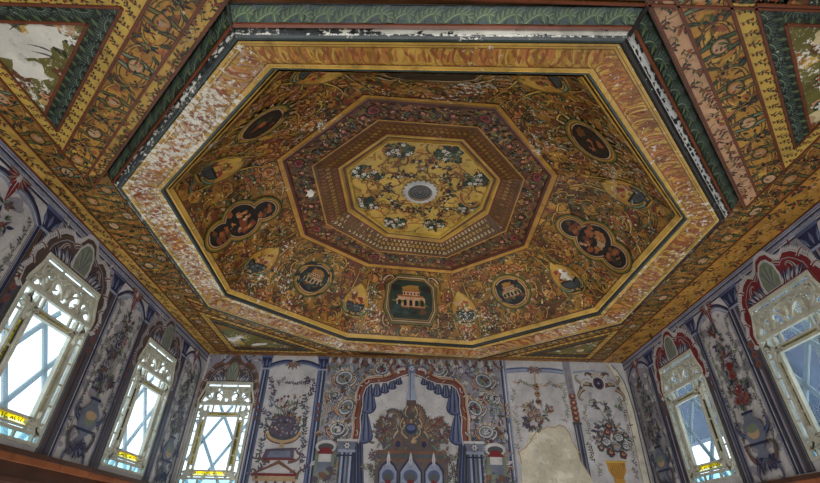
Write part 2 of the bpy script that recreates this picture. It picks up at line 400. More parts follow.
def bowl(p, x, y, z, broken=False):
    p.ell(x, y+z*.35, z*.87, z*1.25, 'olive'); p.ell(x, y+z*.35, z*.82, z*1.2, 'brown'); p.ell(x, y+z*.35, z*.79, z*1.17, 'ochre'); p.blob(x, y+z*.75, z*.75, 'gold', .85, 0, .12)
    for k in range(34): p.blob(x+R.uniform(-.5, .5)*z, y+z*R.uniform(.0, .75), z*.1, R.choice(['red', 'rust', 'orange', 'olive', 'red_brown', 'pink']))
    if broken: p.blob(x, y+z*.55, z*.45, 'white', .7, .5, .45); p.blob(x-z*.12, y+z*.85, z*.25, 'white', .7, .5, .45)
    p.poly([(x+z*.55*cos(t), y+z*.5*sin(t)) for t in [pi+pi*i/12 for i in range(13)]], 'dark_green')
    p.poly([(x+z*.45*cos(t), y-z*.05+z*.36*sin(t)) for t in [pi+pi*i/12 for i in range(13)]], 'slate')
    p.rect(x-z*.56, y-z*.02, x+z*.56, y+z*.06, 'black'); p.rect(x-z*.08, y-z*.65, x+z*.08, y-z*.45, 'slate'); p.rect(x-z*.25, y-z*.72, x+z*.25, y-z*.62, 'dark_green')
    for sg in (-1, 1): p.scroll(x+sg*z*.2, y-z*.6, pi/2-sg*1.3, z*.9, sg*3.5, z*.12, 'sage', 'dark_green')
CART = {
 0: ('dark oblong picture of a grove in a moulded frame at the near edge', [(-.07,.21,.055,.06,0),(.07,.21,.055,.06,0),(0,.21,.1,.062,0)], 'trees', 'rect'),
 1: ('dark tilted oval picture on the near right curve', [(.0,.2,.098,.062,.15)], 'dark', ''),
 2: ('lobed dark picture with orange buildings on the right curve', [(.0,.2,.09,.075,0),(.0,.31,.05,.05,0),(.0,.09,.055,.055,0)], 'fire', ''),
 3: ('round picture of a building right of the far middle', [(.0,.215,.072,.074,0)], 'building', ''),
 4: ('square shaped picture of an arcaded building at the far middle', [(0,.228,.118,.108,0)], 'building', 'rect'),
 5: ('round picture of a building left of the far middle', [(.0,.215,.072,.074,0)], 'building', ''),
 6: ('lobed dark picture with orange buildings on the left curve', [(.0,.2,.09,.075,0),(.0,.31,.05,.05,0),(.0,.09,.055,.055,0)], 'fire', ''),
 7: ('dark oval picture on the near left curve', [(.0,.2,.09,.06,-.15)], 'dark', '')}
for i in range(8):
    j = (i+1) % 8; st = Strip(cove_levels(i), cove_levels(j)); H = st.H; cw = .12 if i in (1, 3, 4, 5) else .22
    p = Paint(st.clip); p.rect(-1, -.1, 1, H+.1, 'ochre_dark')
    lab, shape, kind, form = CART[i]
    def free(x, y, r):
        for sx, sy, rx, ry, a in shape:
            if ((x-sx)/(rx+.045+r*.5))**2+((y-sy)/(ry+.045+r*.5))**2 < 1: return False
        return True
    # soft colour fields, then compartments, scrolls, flowers
    pts = []
    for k in range(1500):
        x = R.uniform(-.42, .42); y = R.uniform(.0, H)
        if abs(x) > st.width(y)/2 or not free(x, y, .02): continue
        if all(hypot(x-a, y-b) > .043 for a, b in pts): pts.append((x, y))
    for x, y in pts: p.blob(x, y, R.uniform(.022, .036), R.choice(['ochre_dark', 'brown', 'rust', 'red_brown', 'ochre', 'brown', 'ochre_dark', 'brown']), R.uniform(.8, 1.4), R.uniform(0, 3))
    for k, (x, y) in enumerate(pts):
        q = R.random(); a = atan2(y-.2, x)+R.uniform(-.6, .6)
        if q < .22:
            p.ell(x, y, .034, .027, 'brown', a); p.ell(x, y, .030, .023, R.choice(['orange', 'rust', 'ochre', 'ochre']), a)
            for t in range(9): p.disc(x+R.uniform(-.018, .018), y+R.uniform(-.014, .014), R.uniform(.002, .005), R.choice(['red', 'red_brown', 'maroon', 'cream']))
            p.shell(x, y-.004, .02, a, 'rust', 'red_brown', 5, 2)
        elif q < .36: p.shell(x-.012, y-.012, .042, a, 'orange', 'brown', 7, 2.2)
        elif q < .62:
            p.scroll(x-.02, y-.015, a+1.3, .12, 5.2, .0085, R.choice(['olive', 'gold', 'ochre', 'olive']), 'black'); p.scroll(x+.012, y-.008, a-1.2, .10, -5.2, .0075, R.choice(['olive', 'gold', 'ochre']), 'black')
        elif q < .8:
            p.flower(x, y, .017, 6, R.choice(['red', 'rust', 'pink', 'orange']), 'maroon', 'dark_green', R.random())
            for t in range(4): p.leaf(x, y, a+t*1.5, .036, .012, R.choice(['dark_green', 'green', 'olive']))
        else: p.acanthus(x-.02, y-.012, a, .06, R.choice(['olive', 'green', 'ochre']), 'tan', R.choice([-3, 3]), 'dark_green')
    for k in range(420):
        x = R.uniform(-.42, .42); y = R.uniform(.01, H)
        if free(x, y, .0): p.scroll(x, y, R.uniform(0, 6.3), R.uniform(.035, .085), R.choice([-4.5, 4.5]), .005, R.choice(['black', 'brown', 'dark_green', 'black', 'brown', 'olive', 'gold', 'tan']))
    for k in range(620):
        x = R.uniform(-.42, .42); y = R.uniform(.01, H)
        if free(x, y, .0): p.disc(x, y, R.uniform(.0018, .0055), R.choice(['red', 'maroon', 'cream', 'dark_green', 'black', 'orange', 'red']), .3)
    for sg in (-1, 1):       # long S-scrolls that bound each field
        p.ribbon([(sg*(st.width(y)/2-.055-.02*sin(y*14)), y) for y in [.03+k*.02 for k in range(int((H-.05)/.02))]], .013, 'black', 2)
        p.ribbon([(sg*(st.width(y)/2-.055-.02*sin(y*14)), y) for y in [.03+k*.02 for k in range(int((H-.05)/.02))]], .007, 'gold', 2)
    for sx, bk in ((-1, i == 3), (1, i == 2)): bowl(p, sx*st.width(.19)/2, .175, .088, bk)
    p.rect(-1, -.1, 1, .016, 'gold'); p.rect(-1, .016, 1, .021, 'brown'); p.rect(-1, H-.026, 1, H+.1, 'ochre'); p.rect(-1, H-.031, 1, H-.026, 'brown'); 
    p.build('coving', st, oct_root, lift=.003, gap=.003, wear=.4 if i in (0, 1) else .3, breaks=st.breaks)
    q = Paint(st.clip)
    for k in range(26):
        t = 2*pi*k/26; sx, sy, rx, ry, a = shape[0]
        if not form: q.leaf(sx+(rx+.012)*cos(t), sy+(ry+.012)*sin(t), t, .042, .015, 'olive' if k % 2 else 'tan')
    if form:
        x0, y0 = (.125, .062) if i == 0 else (.118, .112); yc = shape[0][1]
        oct8 = lambda g: [(-x0-g, yc-y0*.5), (-x0*.8-g*.7, yc-y0-g), (x0*.8+g*.7, yc-y0-g), (x0+g, yc-y0*.5), (x0+g*.6, yc+y0*.1), (x0*.9+g, yc+y0*.7), (x0*.6, yc+y0+g), (-x0*.6, yc+y0+g), (-x0*.9-g, yc+y0*.7), (-x0-g*.6, yc+y0*.1)]
        for g, c in ((.034, 'black'), (.030, 'olive'), (.022, 'brown'), (.017, 'tan'), (.010, 'dark_green'), (.005, 'ochre_dark')): q.poly(oct8(g), c)
        for sx in (-1, 1):
            for sy in (-1, 1): q.scroll(sx*(x0+.03), yc+sy*y0*.9, pi/2*sy+sx*.4, .1, sx*sy*5, .012, 'tan', 'black')
    else:
        cartouche_frame(q, shape)
    fo = q.build('picture_frame', st, oct_root, lift=p.top+.002, breaks=st.breaks)
    fo['label'] = lab
    ft = q.top; q = Paint(st.clip)
    if form: q.poly(oct8(0), 'black' if i == 0 else 'dark_green')
    else:
        for x, y, rx, ry, a in shape: q.ell(x, y, rx, ry, 'black', a)
    for n_, (x, y, rx, ry, a) in enumerate(shape if not form else [(0, yc, x0, y0, 0)]):
        landscape(q, x, y, rx*.93, ry*.93, a, kind if n_ == 0 or kind != 'fire' else 'dark', 40+i*3+n_)
    q.build('painted_picture', st, fo, lift=ft+.002, breaks=st.breaks)

# red collar with its dotted bands, then the light middle field
m = MB()
m.rings([L3(lerpl(RED, LGT, -.035), H1-.003), L3(lerpl(RED, LGT, .0), H1-.012), L3(lerpl(RED, LGT, .05), H1-.01), L3(lerpl(RED, LGT, .07), H1+.003)], [mat('tan'), mat('maroon'), mat('brown')])
m.build('collar_rail', oct_root)
for i in range(8):
    j = (i+1) % 8; a0, a1, a2 = .06, .55, .95
    def lv(k): 
        f = lambda t, h: pt(*lerpl(RED, LGT, t)[k], h)
        return [f(a0, H1+.002), f(a1, H1+.02), f(a2, H2-.012)]
    st = Strip(lv(i), lv(j)); H = st.H; W = st.w[0]; v1 = st.v[1]
    p = Paint(st.clip); p.rect(-1, -.1, 1, v1, 'brown'); p.rect(-1, v1, 1, H+.1, 'brown')
    for k in range(190): p.blob(R.uniform(-W/2, W/2), R.uniform(0, v1*.85), R.uniform(.005, .011), R.choice(['red_brown', 'rust', 'brown', 'brown', 'olive', 'ochre_dark', 'black']))
    n = max(4, int(W/.05))
    for k in range(n):
        x = -W/2+(k+.5)*W/n; y = v1*.42
        if k % 2: p.rose(x, y, .016, ['black', 'red', 'pink', 'maroon'])
        else: p.acanthus(x-.012, y, .3, .034, 'green', 'sage', 3, 'black'); p.acanthus(x+.012, y, 2.8, .034, 'slate', 'tan', -3, 'black')
        p.scroll(x, y-.02, 0, .06, 4.4, .0045, 'olive'); p.scroll(x, y+.02, pi, .06, 4.4, .0045, 'dark_green')
    for k in range(70): p.disc(R.uniform(-W/2, W/2), R.uniform(.004, v1*.8), R.uniform(.0015, .004), R.choice(['cream', 'orange', 'black', 'dark_green', 'pink', 'slate']))
    p.ell(-st.width(v1*.4)/2, v1*.4, .03, .022, 'black', 0); p.ell(-st.width(v1*.4)/2, v1*.4, .024, .017, 'red'); p.ell(-st.width(v1*.4)/2, v1*.4, .016, .011, 'maroon')
    p.ell(st.width(v1*.4)/2, v1*.4, .03, .022, 'black', 0); p.ell(st.width(v1*.4)/2, v1*.4, .024, .017, 'red'); p.ell(st.width(v1*.4)/2, v1*.4, .016, .011, 'maroon')
    p.rect(-1, v1*.86, 1, v1*.92, 'ochre'); p.rect(-1, v1*.92, 1, v1, 'brown')
    n = max(6, int(W/.022))
    for k in range(-1, n+1):
        x = -W/2+(k+.5)*W/n
        for s_, vv in ((0, .2), (.5, .5), (0, .8)):
            y = v1+(H-v1)*vv; xx = x+s_*W/n; p.ell(xx, y, .006, .009, ('gold' if vv == .5 else 'cream') if i in (3, 4, 5) else ('ochre' if vv == .5 else 'rust')); p.disc(xx, y, .0035, 'red_brown' if k % 2 else 'brown')
        p.ribbon([(x-.011, v1), (x+.011, H)], .0025, 'brown'); p.ribbon([(x+.011, v1), (x-.011, H)], .0025, 'olive')
    p.rect(-1, H-.012, 1, H+.1, 'red_brown')
    if i == 6: p.blob(.04, v1*.55, .016, 'white', 1.7, .4, .3)
    p.build('red_collar', st, oct_root, lift=.002, gap=.009, wear=.15, breaks=([-.3+.04*k for k in range(16)], st.breaks[1]))
m = MB()
m.rings([L3(lerpl(RED, LGT, .94), H2-.016), L3(lerpl(RED, LGT, .97), H2-.02), L3(lerpl(RED, LGT, 1.0), H2-.02), L3(lerpl(RED, LGT, 1.03), H2-.008), L3(lerpl(RED, LGT, 1.09), H2-.006), L3(lerpl(RED, LGT, 1.12), H2-.014), L3(lerpl(RED, LGT, 1.15), H2-.014), L3(lerpl(RED, LGT, 1.17), H2)],
        [mat('gold'), mat('gold'), mat('gold'), mat('brown'), mat('gold'), mat('yellow'), mat('yellow')]); m.build('gilt_moulding', oct_root)
fld = lerpl(RED, LGT, 1.16)
def ceil_map(h): return lambda u, v, l: pt(u, v, h) - Vector((0, 0, l))
p = Paint(fld); p.rect(-2, -1, 3, 4, 'yellow')
for k in range(70): p.blob(BOSS[0]+R.uniform(-.33, .33), BOSS[1]+R.uniform(-.36, .36), R.uniform(.012, .03), R.choice(['gold', 'yellow', 'ochre', 'gold']), R.uniform(.7, 1.6), R.random()*3)
for k in range(8):
    t = 2*pi*(k+.5)/8+.05; ux, uy = cos(t), sin(t); rr = .258
    cx, cy = BOSS[0]+ux*rr*1.02-.006, BOSS[1]+uy*rr*1.05+.004
    for sg in (-1, 1):
        p.scroll(BOSS[0]+ux*.1, BOSS[1]+uy*.1, t+sg*1.0, .17, -sg*5, .007, 'red_brown', None, 'olive'); p.scroll(cx-ux*.03-uy*sg*.06, cy-uy*.03+ux*sg*.06, t+sg*1.9, .12, sg*5, .008, 'rust', None)
        p.scroll(BOSS[0]+ux*.16-uy*sg*.05, BOSS[1]+uy*.16+ux*sg*.05, t-sg*.6, .1, sg*5.4, .006, 'brown', None, 'rust')
    p.scroll(BOSS[0]+cos(t+.39)*.19, BOSS[1]+sin(t+.39)*.2, t+1.9, .21, -6.2, .014, 'rust', 'gold'); p.scroll(BOSS[0]+cos(t+.3)*.27, BOSS[1]+sin(t+.3)*.28, t+.9, .17, 6, .011, 'ochre_dark', None, 'olive')
    for q in range(12): p.blob(cx+R.uniform(-.05, .05), cy+R.uniform(-.034, .034), .019, 'dark_green')
    for q in range(8): p.leaf(cx, cy, R.uniform(0, 6.3), .06, .017, R.choice(['dark_green', 'black', 'green']))
    for a in range(13):
        p.flower(cx+R.uniform(-.05, .05), cy+R.uniform(-.034, .034), .0115, 5, 'white' if R.random() < .7 else 'sage', 'gold', 'dark_green', R.random())
    mx, my = BOSS[0]+cos(t+.39)*.135, BOSS[1]+sin(t+.39)*.14
    for q in range(5): p.leaf(mx, my, R.uniform(0, 6.3), .034, .013, 'dark_green')
    for q in range(3): p.flower(mx+R.uniform(-.018, .018), my+R.uniform(-.014, .014), .0075, 5, R.choice(['white', 'sage', 'cream']), 'gold', 'black')
for k in range(75):
    t = R.uniform(0, 6.3); rr = R.uniform(.09, .31); p.scroll(BOSS[0]+rr*cos(t), BOSS[1]+rr*sin(t), R.uniform(0, 6.3), R.uniform(.05, .1), R.choice([-5, 5]), .009, R.choice(['rust', 'ochre_dark', 'brown', 'olive', 'orange']), None, R.choice(['ochre_dark', 'olive', 'rust']))
for k in range(26):
    t = 2*pi*k/26; rr = R.uniform(.11, .2)
    for q in range(4): p.leaf(BOSS[0]+rr*cos(t), BOSS[1]+rr*sin(t), R.uniform(0, 6.3), .03, .012, R.choice(['dark_green', 'black', 'maroon']))
    p.flower(BOSS[0]+rr*cos(t), BOSS[1]+rr*sin(t), .008, 5, R.choice(['white', 'sage', 'red', 'cream']), 'gold', 'dark_green')
for k in range(60):
    t = R.uniform(0, 6.3); rr = R.uniform(.07, .3); p.sprig(BOSS[0]+rr*cos(t), BOSS[1]+rr*sin(t), R.uniform(0, 6.3), .03, R.choice(['brown', 'olive', 'red_brown', 'dark_green']), R.choice(['red', 'rust', 'red']), 3)
p.build('middle_field', ceil_map(H2), oct_root, lift=.002)
m = MB(); nb = 40
def bl(r0, r1, h): return [pt(BOSS[0]+(r0 if k % 2 else r1)*cos(2*pi*k/nb), BOSS[1]+(r0 if k % 2 else r1)*sin(2*pi*k/nb), h) for k in range(nb)]
m.rings([bl(.088, .074, H2-.002), bl(.083, .074, H2-.008), bl(.066, .066, H2-.014), bl(.056, .056, H2-.014), bl(.053, .053, H2-.005)], [mat('tan'), mat('plaster'), mat('plaster'), mat('tan')]); bo = m.build('boss', oct_root)
m = MB(); m.face(bl(.054, .054, H2-.006), mat('iron'))
for k in range(3): m.rings([bl(.046-.014*k, .046-.014*k, H2-.0065), bl(.043-.014*k, .043-.014*k, H2-.010), bl(.040-.014*k, .040-.014*k, H2-.0065)], [mat('iron'), mat('slate')])
m.build('boss_disc', bo)['label'] = 'dark grey round centre of the boss'

# ------------------------------------------------------------------ flat ceiling, border bands, corner panels
hole = foff(1.0)
m = MB(); bd = [(XL-.1, YN), (XR+.1, YN), (XR+.1, YB+.1), (XL-.1, YB+.1)]
def ring_face(outer, inner, h, mt):
    bm = bmesh.new(); es = []
    for lp in (outer, inner):
        vs = [bm.verts.new(pt(x, y, h)) for x, y in lp]; es += [bm.edges.new((vs[k], vs[(k+1) % len(vs)])) for k in range(len(vs))]
    bmesh.ops.triangle_fill(bm, use_beauty=True, use_dissolve=False, edges=es)
    for f in bm.faces: m.face([v.co for v in f.verts], mt)
    bm.free()
ring_face(bd, hole, 1.004, mat('brown'))
m.box(pt(XL-.1, YN, 1.44), pt(XR+.1, YB+.1, 1.47), mat('brown'))  # unseen roof box and sides, added to keep sky light out of the gaps
for a_, b_ in (((XL-.1, YN, 1.0), (XL-.06, YB+.1, 1.44)), ((XR+.06, YN, 1.0), (XR+.1, YB+.1, 1.44)), ((XL-.1, YB+.06, 1.0), (XR+.1, YB+.1, 1.44)), ((XL-.1, YN, 1.0), (XR+.1, YN+.04, 1.44))): m.box(pt(*a_), pt(*b_), mat('brown'))
tag(m.build('ceiling'), 'dark wooden boards of the flat ceiling around the octagon', kind='structure')
OX = (XL, .60*0+XL)
def slab(m, poly, h0, h1, mt): m.prism([pt(x, y, h0) for x, y in poly], [pt(x, y, h1) for x, y in poly], mt)
def frame_of(o, d, n):
    """plan frame: origin o, u along d, v along n"""
    return lambda u, v: (o[0]+d[0]*u+n[0]*v, o[1]+d[1]*u+n[1]*v)
def draw_vine(p, L, W, v0, cols=('dark_green', 'red')):
    z = max(.04, W*.55); n = int(L/(z*.9))
    for k in range(int(L*W*1500) if W > .08 else 0): p.leaf(R.uniform(-L/2, L/2), v0+R.uniform(.08, .92)*W, R.uniform(0, 6.3), R.uniform(.012, .03), R.uniform(.004, .009), R.choice(['dark_green', 'olive', 'brown', 'ochre_dark', 'rust']))
    for k in range(n+1):
        x = -L/2+(k+.5)*L/n; y = v0+W*(.5+.22*(-1)**k)
        p.sprig(x-.012, y-.01*(-1)**k, R.uniform(-.4, .9), z, cols[0], cols[1], 5)
        p.flower(x+.01, y, z*.16, 5, 'red_brown' if k % 2 else 'rust', 'black')
        p.scroll(x, v0+W*.5, R.uniform(0, 6), z, R.choice([-4, 4]), z*.09, 'olive')
    for k in range(int(L*W*900)): p.blob(R.uniform(-L/2, L/2), v0+R.uniform(.1, .9)*W, R.uniform(.002, .006), R.choice(['orange', 'gold', 'rust', 'pink']))
def draw_scrolls(p, L, W, v0, big=True):
    n = max(2, int(L/(W*1.75)))
    for k in range(int(L*W*1300)): p.blob(R.uniform(-L/2, L/2), v0+R.uniform(.05, .95)*W, R.uniform(.005, .016), R.choice(['ochre_dark', 'gold', 'rust', 'ochre', 'brown', 'orange']), 1.4, R.random()*3)
    for k in range(n):
        x = -L/2+(k+.5)*L/n; y = v0+W/2; c = R.choice(['olive', 'green', 'sage'])
        for sx in (-1, 1):
            for sy in (-1, 1):
                p.scroll(x+sx*W*.28, y, pi/2*sy+(.4 if sx*sy > 0 else -.4), W*1.75, -sx*sy*4.6, W*.11, c, 'black'); p.scroll(x+sx*W*.3, y+sy*W*.36, (0 if sx > 0 else pi), W*1.1, -sx*sy*4.2, W*.07, 'ochre', 'dark_green')
                p.leaf(x+sx*W*.75, y+sy*W*.22, sy*(pi/2)-sx*.7, W*.42, W*.15, 'dark_green', 'olive')
        p.ell(x, y, W*.31, W*.25, 'black'); p.ell(x, y, W*.27, W*.215, 'olive'); p.ell(x, y, W*.23, W*.18, 'pink' if k % 2 else 'orange')
        p.blob(x, y, W*.12, 'tan'); p.flower(x+L/n/2, y, W*.13, 6, 'orange', 'red', 'dark_green')
        for t in range(5): p.leaf(x+L/n/2, y, t*1.26+R.random(), W*.33, W*.11, R.choice(['dark_green', 'black', 'green']))
    for k in range(int(L*W*3600)): p.leaf(R.uniform(-L/2, L/2), v0+R.uniform(.06, .94)*W, R.uniform(0, 6.3), R.uniform(.008, .024), R.uniform(.003, .008), R.choice(['dark_green', 'black', 'red_brown', 'brown', 'olive', 'orange']))
def draw_sprigs(p, L, W, v0):
    n = int(L/.034)
    for k in range(n):
        x = -L/2+(k+.5)*L/n
        for vv in (.28, .72):
            p.sprig(x+(.008 if vv > .5 else -.006), v0+W*vv-.006, 1.0, .028, 'dark_green', 'red_brown', 4); p.disc(x+.004, v0+W*vv, .003, 'red')
def draw_leafborder(p, L, W, v0, flip=1):
    n = int(L/(W*.75))
    for k in eo(-1, n+2):
        x = -L/2+k*L/n
        p.acanthus(x, v0+W*.12, .7, W*1.6, 'blue_green', 'sage', -3.6, 'black'); p.leaf(x+W*.3, v0+W*.95, -2.2, W*.6, W*.28, 'green', 'sage')
    p.ribbon([(-L, v0+W*.04), (L, v0+W*.04)], W*.06, 'black')

def band(name, poly, ground, org, d, n, kind, label, wear=.12, thick=.004, h=1.004, L=None, W=None, v0=0, parent=None):
    """a board on the ceiling with its painted ornament in one mesh under `parent` or a trim of its own"""
    f = frame_of(org, d, n)
    loc = [((x-org[0])*d[0]+(y-org[1])*d[1], (x-org[0])*n[0]+(y-org[1])*n[1]) for x, y in poly]
    us = [a for a, b in loc]; vs = [b for a, b in loc]; L = L or 2*max(abs(min(us)), abs(max(us))); W = W or max(vs)-min(vs); v0 = min(vs) if v0 is None else v0
    p = Paint(loc); p.poly(loc, ground)
    if kind == 'vine': draw_vine(p, L, W, v0)
    if kind == 'scroll': draw_scrolls(p, L, W, v0)
    if kind == 'sprig': draw_sprigs(p, L, W, v0)
    if kind == 'leaf': draw_leafborder(p, L, W, v0)
    mp = lambda u, v, l: pt(*f(u, v), h-thick)-Vector((0, 0, l))
    o = p.build(name, mp, parent, lift=.0005, wear=wear)
    b = MB(); slab(b, poly, h-thick, h, mat(ground, wear))
    # join the board under the paint into the same mesh
    off = rootloc(parent) if parent else Vector((0, 0, 0)); me = o.data; bm = bmesh.new(); bm.from_mesh(me)
    vv = [bm.verts.new(Vector(q)-off) for q in b.v]
    for q in b.f:
        bm.faces.new([vv[k] for k in q]).material_index = 0
    bm.to_mesh(me); bm.free()
    if parent is None: tag(o, label, kind='structure')
    return o
def batten(parent, a, b, name='batten', h=1.0, w=.005, key='red_brown'):
    m = MB(); A = pt(*a, h); B = pt(*b, h); m.bar(A, B, S*w, (0, 0, -1), mat(key), S*w*.7); m.bar(A, B, S*w*1.6, (0, 0, -1), mat('brown'), S*w*.3)
    return m.build(name, parent)
XI, XJ, YI, YF = -1.068, 1.20, .508, 2.66          # inner edges of the border bands
tn = [0]
def trim(*a, **k):
    tn[0] += 1; return band('trim_%d' % tn[0], *a, **k)
ymid = (YN+YB)/2
trim([(XL,.0),(-1.158,.0),(-1.158,YB),(XL,YB)], 'gold', (XL, 1.4), (0,1), (1,0), 'vine', 'orange sprigged border board along the left wall')
trim([(-1.15,.3),(XI,.3),(XI,YB-.06),(-1.15,YB-.06)], 'ochre_dark', (-1.15, 1.55), (0,1), (1,0), 'scroll', 'ochre board of green scrolls left of the octagon')
trim([(1.30,.0),(XR,.0),(XR,YB),(1.30,YB)], 'ochre', (XR, 1.4), (0,1), (-1,0), 'vine', 'orange sprigged border board along the right wall')
trim([(XJ,.3),(1.292,.3),(1.292,YB-.06),(XJ,YB-.06)], 'ochre_dark', (1.292, 1.55), (0,1), (-1,0), 'scroll', 'ochre board of dark green scrolls right of the octagon')
trim([(-1.15,YB-.055),(1.3,YB-.055),(1.3,YB),(-1.15,YB)], 'ochre_dark', (.07, YB), (1,0), (0,-1), 'vine', 'brown border board along the back wall')
trim([(XI,.30),(XJ,.30),(XJ,YI-.01),(XI,YI-.01)], 'gold', (.06, YI), (1,0), (0,-1), 'scroll', 'border beam at the near edge of the painted ceiling')
trim([(XI,1.12),(-.985,1.12),(-.985,2.0),(XI,2.0)], 'ochre_dark', (XI, 1.56), (0,1), (1,0), 'scroll', 'narrow scroll board against the left side of the octagon')
trim([(1.145,1.2),(XJ,1.2),(XJ,2.09),(1.145,2.09)], 'ochre_dark', (XJ, 1.64), (0,1), (-1,0), 'scroll', 'narrow scroll board against the right side of the octagon')
for a, b in (((-1.154,.3),(-1.154,YB-.06)), ((1.296,.3),(1.296,YB-.06)), ((XL+.006,0),(XL+.006,YB)), ((XR-.006,0),(XR-.006,YB)), ((XI,YI),(XJ,YI)), ((XI,.3),(XI,1.12)), ((XI,2.0),(XI,YB)), ((XJ,.3),(XJ,1.2)), ((XJ,2.09),(XJ,YB)), ((-1.15,YB-.058),(1.3,YB-.058))):
    tn[0] += 1; tag(batten(None, a, b, 'trim_%d' % tn[0]), kind='structure')

def corner(e, near, offs, label, patch, seed, YI=.508):
    a = Vector(OUT[e]); b = Vector(OUT[(e+1) % 8]); t = (b-a).normalized(); n = Vector((t.y, -t.x)); o = (a+b)/2
    left = n.x < 0; f, s1, s2, s3 = offs
    def clipc(poly, x, y):
        poly = clip_half(poly, *((-1, 0, -x) if left else (1, 0, x)))
        return clip_half(poly, *((0, -1, -y) if near else (0, 1, y)))
    X = XI if left else XJ; Y = YI if near else YB-.058
    root = empty('corner_panel', pt(o.x+n.x*.25, o.y+n.y*.25, 1.0), label, 'ceiling panel', 'painted corner panels of the ceiling')
    fr = frame_of(o, t, n)
    def strip(v0, v1, x=X, y=Y): return clipc([fr(-1.2, v0), fr(1.2, v0), fr(1.2, v1), fr(-1.2, v1)], x, y)
    args = dict(org=tuple(o), d=tuple(t), n=tuple(n), label=None, parent=root)
    band('vine_strip', strip(f+.002, s1), 'pink' if not left else 'gold', kind='vine', v0=f, W=s1-f, **args)
    band('scroll_strip', strip(s1, s2), 'ochre', kind='scroll', v0=s1, W=s2-s1, **args)
    sw = .038; sg = 1 if left else -1; yy = 1 if near else -1
    band('sprig_strip', strip(s2, s3), 'yellow', kind='sprig', v0=s2, W=s3-s2, **args)
    Xa, Ya = X+sg*sw, Y+yy*sw
    # side sprig strips that close the triangle
    tri = clipc([fr(-1.2, s3), fr(1.2, s3), fr(1.2, 3), fr(-1.2, 3)], X, Y)
    sd = clip_half(list(tri), *((1, 0, Xa) if left else (-1, 0, -Xa))); yd = clip_half(clip_half(list(tri), *((-1, 0, -Xa) if left else (1, 0, Xa))), *((0, 1, Ya) if near else (0, -1, -Ya)))
    a2 = dict(args); a2.update(org=(X, o.y), d=(0, 1), n=(sg, 0)); band('sprig_strip', sd, 'yellow', kind='sprig', v0=0, W=sw, **a2)
    a2.update(org=(o.x, Y), d=(1, 0), n=(0, yy)); band('sprig_strip', yd, 'yellow', kind='sprig', v0=0, W=sw, **a2)
    lw = .042; inner = clipc([fr(-1.2, s3), fr(1.2, s3), fr(1.2, 3), fr(-1.2, 3)], Xa, Ya)
    lb = clip_half(list(inner), n.x, n.y, n.x*o.x+n.y*o.y+s3+lw)
    band('leaf_border', lb, 'dark_green', kind='leaf', v0=s3, W=lw, **args)
    rest = clip_half(list(inner), -n.x, -n.y, -(n.x*o.x+n.y*o.y+s3+lw))
    lb2 = clip_half(list(rest), *((0, 1, Ya+lw) if near else (0, -1, -(Ya-lw))))
    a2.update(org=(o.x, Ya)); band('leaf_border', lb2, 'dark_green', kind='leaf', v0=0, W=lw, **a2)
    pic = clip_half(list(rest), *((0, -1, -(Ya+lw)) if near else (0, 1, Ya-lw)))
    r = random.Random(seed); cx = sum(q[0] for q in pic)/len(pic); cy = sum(q[1] for q in pic)/len(pic)
    p = Paint(pic); p.poly(pic, 'olive')
    for k in range(60): p.blob(cx+r.uniform(-.3, .3), cy+r.uniform(-.3, .3), r.uniform(.01, .03), r.choice(['ochre_dark', 'gold', 'tan', 'brown', 'pink', 'green', 'cream']), 1.3, r.random()*3)
    for k in range(40): p.flower(cx+r.uniform(-.3, .3), cy+r.uniform(-.3, .3), r.uniform(.008, .017), 5, r.choice(['cream', 'orange', 'rust', 'white', 'gold']), 'brown', 'dark_green')
    for k in range(60): p.leaf(cx+r.uniform(-.3, .3), cy+r.uniform(-.3, .3), r.uniform(0, 6), .03, .01, r.choice(['dark_green', 'olive', 'brown']))
    if patch:
        for px, py, pr, st, an in patch: p.rnd = r; p.blob(px, py, pr, 'white', st, an, .3)
        for k in range(3): p.ribbon(p.curve(patch[0][0]+r.uniform(-.07, .03), patch[0][1]+r.uniform(-.05, .05), r.uniform(-.8, .3), .06, 1), .005, 'slate', 2)
    p.build('picture_panel', lambda u, v, l: pt(u, v, 1.0)-Vector((0, 0, l)), root, lift=.002, wear=.5)
    def line(v, x=X, y=Y, y_=None):
        q = clipc([fr(-1.2, v-.0005), fr(1.2, v-.0005), fr(1.2, v+.0005), fr(-1.2, v+.0005)], x, y)
        us = sorted(q, key=lambda c: (c[0]-o.x)*t.x+(c[1]-o.y)*t.y); return us[0], us[-1]
    for v, x, y in ((f+.007, X, Y), (s1, X, Y), (s2, X, Y), (s3, Xa, Ya), (s3+lw, Xa, Ya+yy*lw)):
        q = line(v, x, y)
        batten(root, q[0], q[1])
    def edge(poly, fx):
        q = sorted(poly, key=fx)[:2]; batten(root, q[0], q[1])
    edge(inner, lambda c: abs(c[0]-Xa)); edge(inner, lambda c: abs(c[1]-Ya)); edge(pic, lambda c: abs(c[1]-(Ya+yy*lw)))
    return root
NLo, NRo = (.053, .094, .178, .214), (.077, .13, .216, .256)
corner(7, True, NLo, 'painted corner panel at top left with a large white bare patch', [(-.945,.655,.045,2.0,.1),(-.87,.63,.03,1.5,0),(-.97,.72,.035,1.1,0)], 3, .514)
corner(1, True, NRo, 'painted corner panel at top right with leafy border and flowered picture', [(1.08,.7,.012,2,1.2)], 5, .462)
corner(5, False, (.08, .125, .2, .24), 'foreshortened corner panel at the far left beside the octagon', [(-.98,2.52,.022,3,-.6),(-.86,2.60,.02,3,-.4)], 8)
corner(3, False, (.085, .13, .2, .24), 'foreshortened corner panel at the far right beside the octagon', [(.95,2.6,.012,2.5,.4)], 9)

